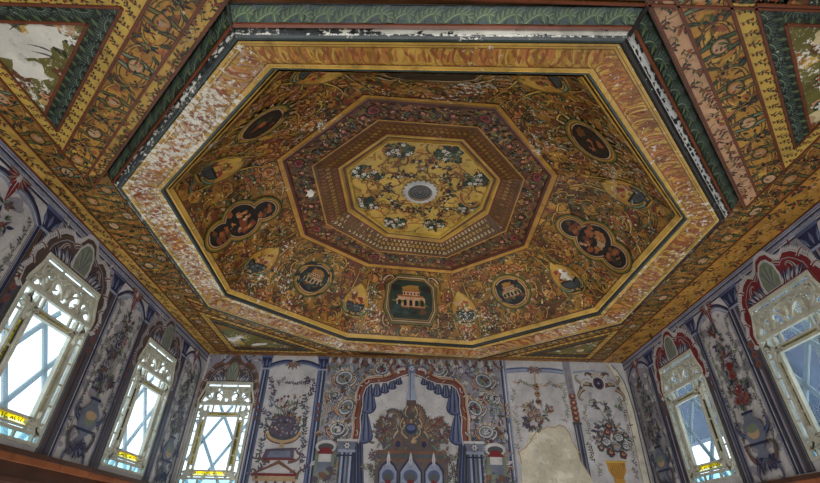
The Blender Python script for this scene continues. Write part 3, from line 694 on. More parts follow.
# ------------------------------------------------------------------ walls with window openings, floor, ledges
WB, WT = .262, .825                       # window sill and head
WIN = dict(left=[1.485, 2.245], right=[1.48, 2.24], back=[-1.045])
HW = {'left': .185, 'right': .185, 'back': .165}
def wall(name, mapf, u0, u1, cents, hw, label):
    m = MB(); mt = mat('wall_white'); dep = .06
    def q(pts): m.face([mapf(u, v, 0) for u, v in pts], mt)
    bot = -Z0/S
    us = [u0]+[x for c in cents for x in (c-hw, c+hw)]+[u1]
    for k in range(len(us)-1):
        a, b = us[k], us[k+1]
        if b-a < 1e-4: continue
        if k % 2 == 0: q([(a, bot), (b, bot), (b, 1.01), (a, 1.01)])
        else:
            q([(a, bot), (b, bot), (b, WB), (a, WB)]); q([(a, WT), (b, WT), (b, 1.01), (a, 1.01)])
            r = hw/.185
            hole = [(a, WB), (b, WB), (b, .74), (b-.035*r, WT), (a+.035*r, WT), (a, .74)]
            q([(b, .74), (b, WT), (b-.035*r, WT)]); q([(a, .74), (a+.035*r, WT), (a, WT)])
            for i in range(6):
                c, d = hole[i], hole[(i+1) % 6]; m.face([mapf(*c, 0), mapf(*d, 0), mapf(*d, -dep), mapf(*c, -dep)], mt)
    # outer leaf of the wall
    o = m.build(name); tag(o, label, kind='structure'); return o
ML = lambda u, v, l: pt(XL, u, v)+Vector((l, 0, 0))
MR = lambda u, v, l: pt(XR, u, v)-Vector((l, 0, 0))
MK = lambda u, v, l: pt(u, YB, v)-Vector((0, l, 0))
walls = {}
walls['left'] = wall('wall_left', ML, YN, YB, WIN['left'], HW['left'], 'painted white and blue wall on the left with two tall windows')
walls['right'] = wall('wall_right', MR, YN, YB, WIN['right'], HW['right'], 'painted white and maroon wall on the right with two tall windows')
walls['back'] = wall('wall_back', MK, XL, XR, WIN['back'], HW['back'], 'painted back wall with niche picture and flower panels')
m = MB(); m.face([pt(XL, YN, -Z0/S), pt(XR, YN, -Z0/S), pt(XR, YB, -Z0/S), pt(XL, YB, -Z0/S)], mat('floor_stone')); tag(m.build('floor'), 'pale stone floor of the room', kind='structure')
def ledge(a, b, n, label, dz=0):
    m = MB(); a = Vector((*a, 0)); b = Vector((*b, 0)); n = Vector(n); mt = mat('dark_wood')
    for h0, h1, d in ((.228, .243, .05), (.21, .228, .042), (.17, .21, .024), (.155, .17, .032), (-.1, .155, .012)):
        key_ = h0; h0 += dz; h1 += dz
        A = [pt(a.x, a.y, h0), pt(a.x, a.y, h1), pt(a.x+n.x*d, a.y+n.y*d, h1), pt(a.x+n.x*d, a.y+n.y*d, h0)]
        B = [pt(b.x, b.y, h0), pt(b.x, b.y, h1), pt(b.x+n.x*d, b.y+n.y*d, h1), pt(b.x+n.x*d, b.y+n.y*d, h0)]
        m.prism(A, B, mt if key_ != .21 else mat('rust'))
    tn[0] += 1; tag(m.build('trim_%d' % tn[0]), label, kind='structure')
ledge((XL, YN), (XL, YB), (1, 0), 'brown wooden ledge under the left windows', -.006)
ledge((XR, YB), (XR, YN), (-1, 0), 'brown wooden ledge under the right windows', -.022)
ledge((XR, YB), (XL, YB), (0, -1), 'brown wooden ledge along the back wall')
# added building outside the right windows, its shade put into the dark blue colour
m = MB(); m.box(pt(4.0, -2, -1.2), pt(4.4, 5.2, 3), mat('shade_blue')); m.box(pt(4.0, 5.2, 1.22), pt(4.15, 10.5, 3), mat('shade_blue'))
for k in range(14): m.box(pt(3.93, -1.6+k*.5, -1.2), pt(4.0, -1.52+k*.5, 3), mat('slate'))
tag(m.build('added_facade'), 'added bluish building with shade in its colour, seen through the right windows', kind='structure')

# ------------------------------------------------------------------ windows
def scroll_pts(x, y, a, L, turn, n=14): return Paint().curve(x, y, a, L, turn, n)
def relief(m, pts, w, d0, d1, mt, taper=True):
    n = len(pts); Lp = []; Rp = []
    for i, p in enumerate(pts):
        a = pts[max(i-1, 0)]; b = pts[min(i+1, n-1)]; dx, dy = b[0]-a[0], b[1]-a[1]; l = hypot(dx, dy) or 1e-9; k = w/2*((1-.6*i/(n-1)) if taper else 1)
        Lp.append((p[0]-dy/l*k, p[1]+dx/l*k)); Rp.append((p[0]+dy/l*k, p[1]-dx/l*k))
    ring = [(q[0]*S, d0, q[1]*S) for q in Lp+Rp[::-1]]
    for i in range(n-1):
        A = [(Lp[i][0]*S, d0, Lp[i][1]*S), (Rp[i][0]*S, d0, Rp[i][1]*S), (Rp[i+1][0]*S, d0, Rp[i+1][1]*S), (Lp[i+1][0]*S, d0, Lp[i+1][1]*S)]
        m.prism(A, [(x, d1, z) for x, y, z in A], mt)
def lump(m, x, y, r, d0, d1, mt, st=1, a=0):
    A = [((x+r*(cos(t)*st*cos(a)-sin(t)*sin(a)))*S, d0, (y+r*(cos(t)*st*sin(a)+sin(t)*cos(a)))*S) for t in [2*pi*k/10 for k in range(10)]]
    c = Vector(((x)*S, 0, y*S)); B = [(c.x+(q[0]-c.x)*.55, d1, c.z+(q[2]-c.z)*.55) for q in A]; m.prism(A, B, mt)
def plate(m, outer, holes, d0, d1, mt):
    bm = bmesh.new(); es = []
    for lp in [outer]+holes:
        vs = [bm.verts.new((x*S, d0, y*S)) for x, y in lp]; es += [bm.edges.new((vs[k], vs[(k+1) % len(vs)])) for k in range(len(vs))]
    bmesh.ops.triangle_fill(bm, use_beauty=True, use_dissolve=False, edges=es)
    for f in bm.faces:
        a = [v.co.copy() for v in f.verts]; m.face(a, mt); m.face([(p.x, d1, p.z) for p in a], mt)
    for lp in [outer]+holes:
        for k in range(len(lp)):
            a, b = lp[k], lp[(k+1) % len(lp)]; m.face([(a[0]*S, d0, a[1]*S), (b[0]*S, d0, b[1]*S), (b[0]*S, d1, b[1]*S), (a[0]*S, d1, a[1]*S)], mt)
    bm.free()
def wbox(m, x0, y0, x1, y1, d0, d1, mt): m.box((x0*S, min(d0, d1), y0*S), (x1*S, max(d0, d1), y1*S), mt)
CLEAR = glass('window_glass', (.86, .93, .96, 1), .05); CYAN = glass('blue_glass', (.60, .82, .9, 1), .2); AMB = glass('amber_glass', (.95, .8, .06, 1), .4); YEL = glass('yellow_glass', (.42, .36, .06, 1), .5)
def make_window(root):
    g = mat('gypsum'); hw, y1 = .185, .563; FD, BD = -.012, .014    # depths: toward the room is negative
    def ob(m, name, par=root): return m.build(name, par, local=True)
    m = MB()
    for sx in (-1, 1):
        for xa, xb, d in ((hw-.013, hw, FD), (.139, .148, FD-.006), (.101, .114, FD-.012)):
            a, b = sorted((sx*xa, sx*xb)); wbox(m, a, 0 if xa > .13 else .066, b, .42 if xa < .13 else .43, d, BD, g)
        for k in range(1, 5):
            a, b = sorted((sx*.146, sx*(hw-.01))); wbox(m, a, .05+k*.075, b, .056+k*.075, FD+.004, BD-.004, g)
        for k in range(1, 4):
            a, b = sorted((sx*.112, sx*.141)); wbox(m, a, .06+k*.09, b, .066+k*.09, FD+.004, BD-.004, g)
    for ya, yb, x, d in ((0, .01, hw, FD), (.030, .040, hw, FD), (.044, .050, .148, FD-.006), (.070, .077, .114, FD-.012), (.358, .368, .114, FD-.012), (.378, .386, .148, FD-.006), (.425, .437, hw, FD-.008)):
        wbox(m, -x, ya, x, yb, d, BD, g)
    for x in (-.062, .062): wbox(m, x-.005, .008, x+.005, .032, FD+.004, BD-.004, g)
    for x in (-.075, .075): wbox(m, x-.005, .385, x+.005, .427, FD+.004, BD-.004, g)
    ob(m, 'window_frame')
    # carved head
    m = MB()
    outer = [(-.183, .437), (.183, .437), (.186, .452), (.176, .476), (.168, .495), (.160, .52), (.152, .543), (.152, .561), (-.152, .561), (-.152, .543), (-.160, .52), (-.168, .495), (-.176, .476), (-.186, .452)]
    def lf(x, y, a, l, w, l_=1.25):
        l = l*l_; return [(x+l*(u*cos(a)-v*w*sin(a)), y+l*(u*sin(a)+v*w*cos(a))) for u, v in ((-.5, 0), (-.25, .42), (.1, .5), (.5, 0), (.1, -.5), (-.25, -.42))]
    holes = [lf(sx*.055, .487, pi/2-sx*.35, .066, .52) for sx in (-1, 1)] + [lf(sx*.112, .478, pi/2+sx*.5, .042, .5) for sx in (-1, 1)] + [lf(sx*.145, .458, 0, .03, .6) for sx in (-1, 1)] + [lf(0, .458, 0, .036, .45)]
    holes += [[(a, .538), (b, .538), (b, .547), (a, .547)] for a, b in ((-.14, -.06), (-.05, .05), (.06, .14))]
    plate(m, outer, holes, .002, .012, g)
    wbox(m, -.158, .549, .158, .563, FD-.006, .02, g); wbox(m, -.156, .527, .156, .536, FD, .02, g)
    for sx in (-1, 1):
        relief(m, [(sx*.184, .44), (sx*.184, .46), (sx*.172, .488), (sx*.156, .53), (sx*.154, .556)], .011, FD-.004, .01, g, False)
        for x, y, a, L, t in ((.012, .45, 1.2, .12, -4), (.10, .45, .5, .12, 4.5), (.165, .445, 1.9, .11, 4.6), (.03, .52, -.3, .10, -4), (.125, .515, 2.6, .09, 4), (.085, .445, 2.2, .08, -4), (.14, .49, 1, .06, 4)):
            relief(m, scroll_pts(sx*x, y, a if sx > 0 else pi-a, L, t*sx), .011, FD-.004, .006, g)
        for x, y, r in ((.05, .452, .007), (.085, .505, .006), (.10, .52, .005), (.145, .5, .006), (.03, .505, .006), (.075, .46, .005), (.16, .47, .006)): lump(m, sx*x, y, r, .006, FD-.003, g)
    for k in range(7): lump(m, -.03+k*.01, .515+.006*(1-abs(k-3)/3), .0055, .006, FD-.004, g)
    lump(m, 0, .485, .013, .006, FD-.01, g, 1.8, pi/2)
    ob(m, 'carved_head')
    # scroll ornaments in the corners around the middle pane
    for sx in (-1, 1):
        for sy, yc in ((1, .372), (-1, .066)):
            m = MB()
            for a, L, t, w in ((.3, .075, 4.5, .013), (1.3, .075, -4.5, .013), (2.6, .06, 4, .011), (-.9, .06, -4, .011), (.8, .055, 1.5, .012)):
                aa = a*sy; aa = aa if sx > 0 else pi-aa
                relief(m, scroll_pts(sx*.125, yc, aa, L, t*sx*sy), w, FD-.012, .02, g)
            for k in range(5): lump(m, sx*(.105+.012*k), yc+sy*(.018-.004*k), .008, .01, FD-.016, g, 1.5, .6*sx)
            lump(m, sx*.128, yc, .018, .02, FD-.014, g)
            ob(m, 'corner_scroll')
    def pane(name, x0, yy0, x1, yy1, mt, d=.009):
        m = MB(); wbox(m, x0, yy0, x1, yy1, d, d+.004, mt); return ob(m, name)
    pane('middle_pane', -.106, .073, .106, .363, CLEAR)
    for sx in (-1, 1):
        a, b = sorted((sx*.144, sx*.176)); pane('side_pane', a, .036, b, .43, CLEAR)
        a, b = sorted((sx*.111, sx*.142)); y_ = pane('yellow_strip', a, .10, b, .345, YEL)
        m = MB(); [wbox(m, *sorted((sx*.113, sx*.120))[:1], .10, sorted((sx*.113, sx*.120))[1], .345, .0, .008, mat('slate')), wbox(m, sorted((sx*.132, sx*.140))[0], .10, sorted((sx*.132, sx*.140))[1], .345, .0, .008, mat('gypsum'))]
        for k in range(16): relief(m, scroll_pts(sx*.126, .11+k*.0145, 1.2+.8*(k % 3), .014, 3*(-1)**k, 6), .004, .003, .0075, mat('black'))
        ob(m, 'strip_tracery', y_)
    for y0_, y1_, nm in ((.050, .071, 'yellow_strip'), (.365, .381, 'yellow_strip')):
        o = pane(nm, -.11, y0_, .11, y1_, AMB if y0_ < .1 else YEL)
        m = MB(); k0 = mat('black')
        for k in range(14 if y0_ < .1 else 9): relief(m, scroll_pts(-.085+k*(.012 if y0_ < .1 else .019), y0_+(.007 if y0_ < .1 else .004), 1.2+.8*(k % 3), .016, 3*(-1)**k, 6), .003, .004, .0075, k0)
        ob(m, 'inscription', o)['label'] = 'dark cursive marks on the yellow strip'
    for a, b in ((-.172, -.067), (-.057, .057), (.067, .172)): pane('lower_pane', a, .01, b, .03, CYAN)
    pane('lower_pane', -.14, .04, .14, .06, CLEAR); pane('upper_pane', -.14, .385, .14, .427, CLEAR); pane('head_pane', -.16, .437, .16, .55, CLEAR, .016)
    # outside lattice
    m = MB(); ir = lattice_mat(); n = 0
    def clipseg(x, y, dx, dy):
        t0, t1 = -9, 9
        for p, d, lo, hi in ((x, dx, -.175, .175), (y, dy, .01, .43)):
            a, b = sorted(((lo-p)/d, (hi-p)/d)); t0 = max(t0, a); t1 = min(t1, b)
        return ((x+dx*t0)*S, .05, (y+dy*t0)*S), ((x+dx*t1)*S, .05, (y+dy*t1)*S), t1-t0
    for sg in (-1, 1):
        for k in range(-3, 5):
            a, b, l = clipseg(0, .10+k*.27, .5, sg*.70)
            if l > .05: m.bar(a, b, .042, (0, 1, 0), ir, .02)
    ob(m, 'lattice')
wl = {('left', 0): 'tall carved white window nearest the viewer on the left wall', ('left', 1): 'tall carved white window on the left wall next to the back corner',
      ('back', 0): 'bright carved window at the left end of the back wall', ('right', 0): 'tall carved window nearest the viewer on the right wall, cut by the frame',
      ('right', 1): 'tall carved window on the right wall next to the back corner'}
wn = 0; proto = None
for side, rz in (('left', pi/2), ('back', 0), ('right', -pi/2)):
    for k, c in enumerate(WIN[side]):
        wn += 1; loc = {'left': pt(XL, c, WB), 'right': pt(XR, c, WB), 'back': pt(c, YB, WB)}[side]
        r = empty('window_%d' % wn, loc, wl[(side, k)], None, None, 'structure', rz)
        if proto is None: make_window(r); proto = r
        else:
            for ch in list(proto.children):
                d = ch.copy(); COL.objects.link(d); d.parent = r
                for g_ in ch.children:
                    e_ = g_.copy(); COL.objects.link(e_); e_.parent = d
        if side == 'back': r.scale = (.165/.185, 1, 1)

# ------------------------------------------------------------------ wall paintings
def mural(name, maps, u, label, cat, group, parts):
    root = empty(name, maps(u, WB, 0), label, cat, group)
    z = .002
    for n_, p, l in sorted(parts, key=lambda q: q[2]): p.build(n_, maps, root, lift=z); z = p.top+.0004
    return root
LEAVES = ['grey_green', 'slate', 'purple', 'navy', 'grey_green']
def stripes(p, u0, u1, z0, z1, cols):
    w = (u1-u0)/len(cols)
    for k, c in enumerate(cols): p.rect(u0+k*w, z0, u0+(k+1)*w, z1, c)
def arch_pts(u0, u1, z, rise):
    uc = (u0+u1)/2; h = (u1-u0)/2
    return [(uc+h*s_, z+rise*(1-abs(s_)**2.6)-.012*math.exp(-(s_/.16)**2)) for s_ in [-1+2*k/24 for k in range(25)]]
def top_band(maps, u0, u1, name, label):
    p = Paint(); p.rect(u0, .948, u1, 1.0, 'grey_blue')
    for z, w, c in ((.950, .006, 'navy'), (.958, .004, 'wall_white'), (.966, .006, 'pale_blue'), (.978, .006, 'navy'), (.985, .003, 'wall_white'), (.993, .006, 'pale_blue')): p.rect(u0, z, u1, z+w, c)
    for k in range(int((u1-u0)/.03)): p.blob(u0+.03*k+.01, .972, .005, 'lilac_grey', 1.6)
    o = p.build(name, maps, None, lift=.002); tag(o, label, kind='structure')
def pilaster(maps, uc, w, label, cols, z1=.90):
    p = Paint(); stripes(p, uc-w/2, uc+w/2, WB-.03, z1, cols)
    q = Paint(); q.poly([(uc-w*.5, z1-.02), (uc+w*.5, z1-.02), (uc+w*.95, z1+.05), (uc-w*.95, z1+.05)], 'navy'); q.rect(uc-w*1.0, z1+.045, uc+w*1.0, z1+.06, 'blue'); q.rect(uc-w*.5, z1-.03, uc+w*.5, z1-.02, 'pale_blue')
    for s_ in (-1, 0, 1): q.leaf(uc+s_*w*.4, z1-.01, pi/2-s_*.4, .05, .016, 'blue', 'pale_blue')
    for z in (.62, .66, .70): q.flower(uc, z, w*.3, 5, 'wall_brown', 'wall_maroon', 'purple')
    return mural('painted_pilaster', maps, uc, label, 'painted pilaster', 'painted pilasters on the walls', [('shaft', p, .0025), ('capital', q, .004)])
def panel(maps, u0, u1, label, seed, warm, dark=False, glint=('tan', 'grey_green')):
    rr = random.Random(seed); uc = (u0+u1)/2; w = u1-u0
    b = Paint(); b.rnd = rr
    b.rect(u0, WB-.03, u1, .95, 'lilac_grey' if dark else 'wall_white')  # the dark ground puts the wall's shade into the colour
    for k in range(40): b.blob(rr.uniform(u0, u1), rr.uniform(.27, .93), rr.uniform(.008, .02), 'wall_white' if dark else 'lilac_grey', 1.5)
    for off, wd, c in ((0, .030, 'grey_blue'), (.012, .012, 'navy'), (-.010, .010, 'pale_blue'), (-.004, .003, 'wall_white')):
        a = arch_pts(u0+.004, u1-.004, .865, .062); b.ribbon([(x, z+off) for x, z in a], wd, c)
    for sx, ux in ((1, u0), (-1, u1)):
        b.rect(min(ux, ux+sx*.012), WB-.03, max(ux, ux+sx*.012), .87, 'navy'); b.rect(min(ux+sx*.014, ux+sx*.019), WB-.03, max(ux+sx*.014, ux+sx*.019), .87, 'grey_blue'); b.rect(min(ux+sx*.022, ux+sx*.024), WB, max(ux+sx*.022, ux+sx*.024), .87, 'purple')
    n = Paint(); n.rnd = rr                                  # drop ornament at the crown
    for t in range(9): n.leaf(uc, .955, -pi/2+(t-4)*.42, .05, .017, 'wall_maroon' if t % 2 else 'wall_brown', 'wall_white')
    n.leaf(uc, .95, -pi/2, .095, .022, 'wall_maroon', 'wall_white'); n.disc(uc, .945, .010, 'wall_white')
    g = Paint(); g.rnd = rr                                  # hanging garlands down both sides
    gs = []
    for sx, ux in ((1, u0+.043), (-1, u1-.043)):
        g = Paint(); g.rnd = rr; gs.append(('garland', g, .0045))
        for k in range(16): g.sprig(ux+rr.uniform(-.006, .006), .33+k*.034, pi/2+rr.uniform(-.5, .5), .034, rr.choice(LEAVES), rr.choice(['purple', 'wall_brown', 'lilac_grey']), 4)
        g.ribbon([(ux+.005*sin(k), .32+.034*k) for k in range(17)], .003, 'grey_green')
    f = Paint(); f.rnd = rr
    fl = ['wall_maroon', 'wall_brown', 'purple', 'lilac_grey'] if warm else ['purple', 'wall_brown', 'navy', 'lilac_grey', 'slate']
    for k in range(5): f.ribbon(f.curve(uc, .47, pi/2+rr.uniform(-.25, .25), .33, rr.uniform(-.7, .7), 10, .5), .005, 'grey_green', 1)
    f.bunch(uc+.012, .80, w*.13, .05, 20, LEAVES, fl); f.bunch(uc-.01, .69, w*.17, .055, 36, LEAVES, fl); f.bunch(uc, .55, w*.22, .05, 46, LEAVES+['navy', 'slate'], fl)
    for k in range(9): f.rose(uc+rr.uniform(-.16, .16)*w, rr.uniform(.52, .74), rr.uniform(.012, .019), [rr.choice(fl), 'lilac_grey' if not warm else 'wall_maroon', rr.choice(fl)])
    v = Paint(); v.rnd = rr                                  # two handled vase on a foot
    v.poly([(uc-.03, .475), (uc+.03, .475), (uc+.022, .455), (uc+.058, .425), (uc+.062, .39), (uc+.04, .355), (uc+.015, .335), (uc+.05, .30), (uc-.05, .30), (uc-.015, .335), (uc-.04, .355), (uc-.062, .39), (uc-.058, .425), (uc-.022, .455)], 'grey_blue')
    v.ell(uc+.006, .40, .035, .026, glint[0]); v.ell(uc+.006, .413, .037, .016, glint[1]); v.rect(uc-.055, .352, uc+.055, .362, 'navy'); v.rect(uc-.034, .468, uc+.034, .478, 'navy')
    for sx in (-1, 1):
        v.scroll(uc+sx*.058, .39, pi/2-sx*1.2, .10, sx*4.6, .010, 'blue', 'navy'); v.scroll(uc+sx*.05, .29, pi/2-sx*.9, .12, sx*4.8, .011, 'wall_brown' if warm else 'purple', 'slate')
        v.scroll(uc+sx*.02, .30, pi/2-sx*2.0, .13, -sx*4.5, .010, 'grey_blue', 'navy')
    for k in range(8): v.leaf(uc, .305, -pi/2+(k-3.5)*.38, .055, .016, 'navy' if k % 2 else 'grey_blue')
    v.bunch(uc, .285, .05, .018, 16, ['navy', 'slate', 'purple'], ['purple', 'navy'])
    return mural('panel_painting', maps, uc, label, 'wall painting', 'flower panels on the walls',
                 [('arched_border', b, .0025), ('crown_ornament', n, .0045)] + gs + [('bouquet', f, .005), ('vase', v, .006)])
def crest(maps, uc, k_, label, col, edge):
    half = [(0,.985),(.03,.975),(.05,.94),(.075,.922),(.10,.938),(.135,.925),(.16,.90),(.185,.865),(.192,.83),(.207,.80),(.20,.765),(.215,.735),(.208,.69),(.188,.675),(.180,.72),(.172,.76),(.164,.80),(.157,.83),(0,.83)]
    def mir(P): return [(uc+k_*x, z) for x, z in P]+[(uc-k_*x, z) for x, z in reversed(P)][1:-1]
    b = Paint()
    out = mir(half); n = len(half)
    o2 = out[:14]; 
    for sx in (-1, 1):
        pts = [(uc+sx*k_*x, z) for x, z in half[:14]]
        for i in range(len(pts)-1):
            for t in (.0, .25, .5, .75):
                x = pts[i][0]+(pts[i+1][0]-pts[i][0])*t; z = pts[i][1]+(pts[i+1][1]-pts[i][1])*t; d = atan2(z-.83, x-uc)
                b.leaf(x, z, d+sx*.35, .022, .010, edge)
    def quad(s0, s1, c):
        for sx in (-1, 1):
            for i in range(n-2):
                a = half[i]; e = half[i+1]; ia = .83 if a[1] > .83 else a[1]; inner = lambda q: (min(q[0], .157), .83) if q[1] > .83 else (.157+(.83-q[1])*.2, q[1])
                p0, p1 = inner(a), inner(e)
                f = lambda q, p, s_: (uc+sx*k_*(p[0]+(q[0]-p[0])*s_), p[1]+(q[1]-p[1])*s_)
                b.poly([f(a, p0, s0), f(e, p1, s0), f(e, p1, s1), f(a, p0, s1)], c)
    quad(0, 1, col); quad(.12, .2, 'wall_brown')
    for sx in (-1, 1):
        b.ribbon([(uc+sx*k_*x, z) for x, z in half[:14]], .005, edge)
        b.ribbon([(uc+sx*k_*x*.86, .83+(z-.83)*.8) for x, z in half[2:9]], .004, 'lilac_grey')
        for x, z, a, L, t in ((.075, .915, 2.4, .07, 4), (.15, .89, .9, .07, -4.5), (.18, .83, .6, .05, -4), (.195, .76, 1.2, .05, -4), (.12, .86, 1.6, .07, 4)):
            b.scroll(uc+sx*k_*x, z, a if sx > 0 else pi-a, L, t*sx, .008, 'wall_brown', 'wall_white')
    sp = Paint(); zt = 1.0 if maps is MK else .948
    sp.poly([(uc-.205*k_, .70), (uc-.205*k_, zt), (uc+.205*k_, zt), (uc+.205*k_, .70), (uc+.187*k_, .70), (uc+.187*k_, .745), (uc+.152*k_, .828), (uc-.152*k_, .828), (uc-.187*k_, .745), (uc-.187*k_, .70)], 'lilac_grey')
    for sx in (-1, 1):
        a_, b_ = sorted((uc+sx*.187*k_, uc+sx*.212*k_)); sp.rect(a_, WB-.03, b_, .72, 'slate'); sp.rect(a_+.008, WB-.03, a_+.012, .72, 'grey_blue'); sp.rect(a_+.017, WB-.03, a_+.02, .72, 'purple')
        for q_ in range(3): sp.ribbon([(uc+sx*k_*(.20-.02*q_), .86+.02*q_), (uc+sx*k_*(.15-.025*q_), .915+.015*q_), (uc+sx*k_*(.06-.02*q_), zt-.004)], .007, ('navy', 'grey_blue', 'pale_blue')[q_])
        for q_ in range(8): sp.leaf(uc+sx*k_*R.uniform(.1, .19), R.uniform(.93, zt), R.uniform(0, 6), .03, .01, R.choice(['wall_maroon', 'slate', 'wall_white', 'grey_blue']))
    s_ = Paint()
    for sx in (-1, 1):
        for k in range(6): s_.leaf(uc+sx*k_*(.04+.017*k), .832, pi/2-sx*(.2+.14*k), .06-.004*k, .02, 'navy' if k % 2 else 'grey_blue', 'wall_white')
        for k in range(4): s_.leaf(uc+sx*k_*(.045+.022*k), .832, pi/2-sx*(.3+.12*k), .03, .009, 'wall_white')
    s_.poly([(uc+k_*x, z) for x, z in ((-.042,.835),(-.052,.87),(-.045,.92),(-.022,.955),(0,.962),(.022,.955),(.045,.92),(.052,.87),(.042,.835))], edge)
    s_.poly([(uc+k_*x, z) for x, z in ((-.036,.838),(-.044,.87),(-.038,.915),(-.018,.945),(0,.95),(.018,.945),(.038,.915),(.044,.87),(.036,.838))], 'grey_green')
    for t in range(-3, 4): s_.ribbon([(uc, .838), (uc+k_*t*.012, .94-abs(t)*.012)], .003, 'lilac_grey' if t % 2 else 'slate')
    return mural('window_crest', maps, uc, label, 'painted crest', 'painted crests over the windows', [('spandrel', sp, .002), ('flame_border', b, .003), ('shell', s_, .006)])
tn[0] += 1; top_band(ML, YN, YB, 'trim_%d' % tn[0], 'blue striped painted cornice on the left wall')
tn[0] += 1; top_band(MR, YN, YB, 'trim_%d' % tn[0], 'blue striped painted cornice on the right wall')
PC = ['slate', 'brown', 'navy', 'slate', 'purple', 'slate']; PR = ['grey_blue', 'slate', 'purple', 'lilac_grey', 'navy', 'slate']
for c, w, lab in ((1.27, .045, 'before the near window'), (1.715, .05, 'just behind the near window'), (2.02, .04, 'just before the second window'), (2.465, .05, 'just behind the second window')):
    pilaster(ML, c, w, 'navy and purple striped pilaster on the left wall '+lab, PC)
for c, w, lab in ((1.25, .05, 'before the near window'), (1.71, .06, 'just behind the near window'), (2.02, .04, 'just before the second window'), (2.465, .06, 'just behind the second window')):
    pilaster(MR, c, w, 'grey and navy striped pilaster on the right wall '+lab, PR)
panel(ML, 1.745, 2.0, 'tall flower panel with blue vase between the two left windows', 11, False, False, ('grey_green', 'tan'))
panel(ML, .93, 1.245, 'flower panel at the left edge of the picture before the near window', 12, True, False)
panel(ML, 2.49, 2.745, 'narrow dark flower panel in the left back corner', 13, False, False)
panel(MR, 1.745, 2.0, 'tall maroon flower panel with vase between the two right windows', 14, True, False)
panel(MR, .9, 1.22, 'flower panel on the right wall cut by the picture edge', 15, True, False)
panel(MR, 2.495, 2.77, 'flower panel with shade painted in its ground, on the right wall by the back corner', 16, False, True)
crest(ML, 1.485, 1, 'brownish maroon flame crest over the near left window', 'umber', 'wall_white')  # left crests painted browner to carry the dimmer light on that wall
crest(ML, 2.245, 1, 'brownish maroon flame crest over the second left window', 'umber', 'lilac_grey')
crest(MR, 1.48, 1, 'deep red flame crest over the near right window', 'wall_maroon', 'wall_white')
crest(MR, 2.24, 1, 'deep red flame crest over the second right window', 'wall_maroon', 'wall_white')
crest(MK, -1.045, .80, 'dark maroon crest over the back wall window', 'umber', 'wall_brown')

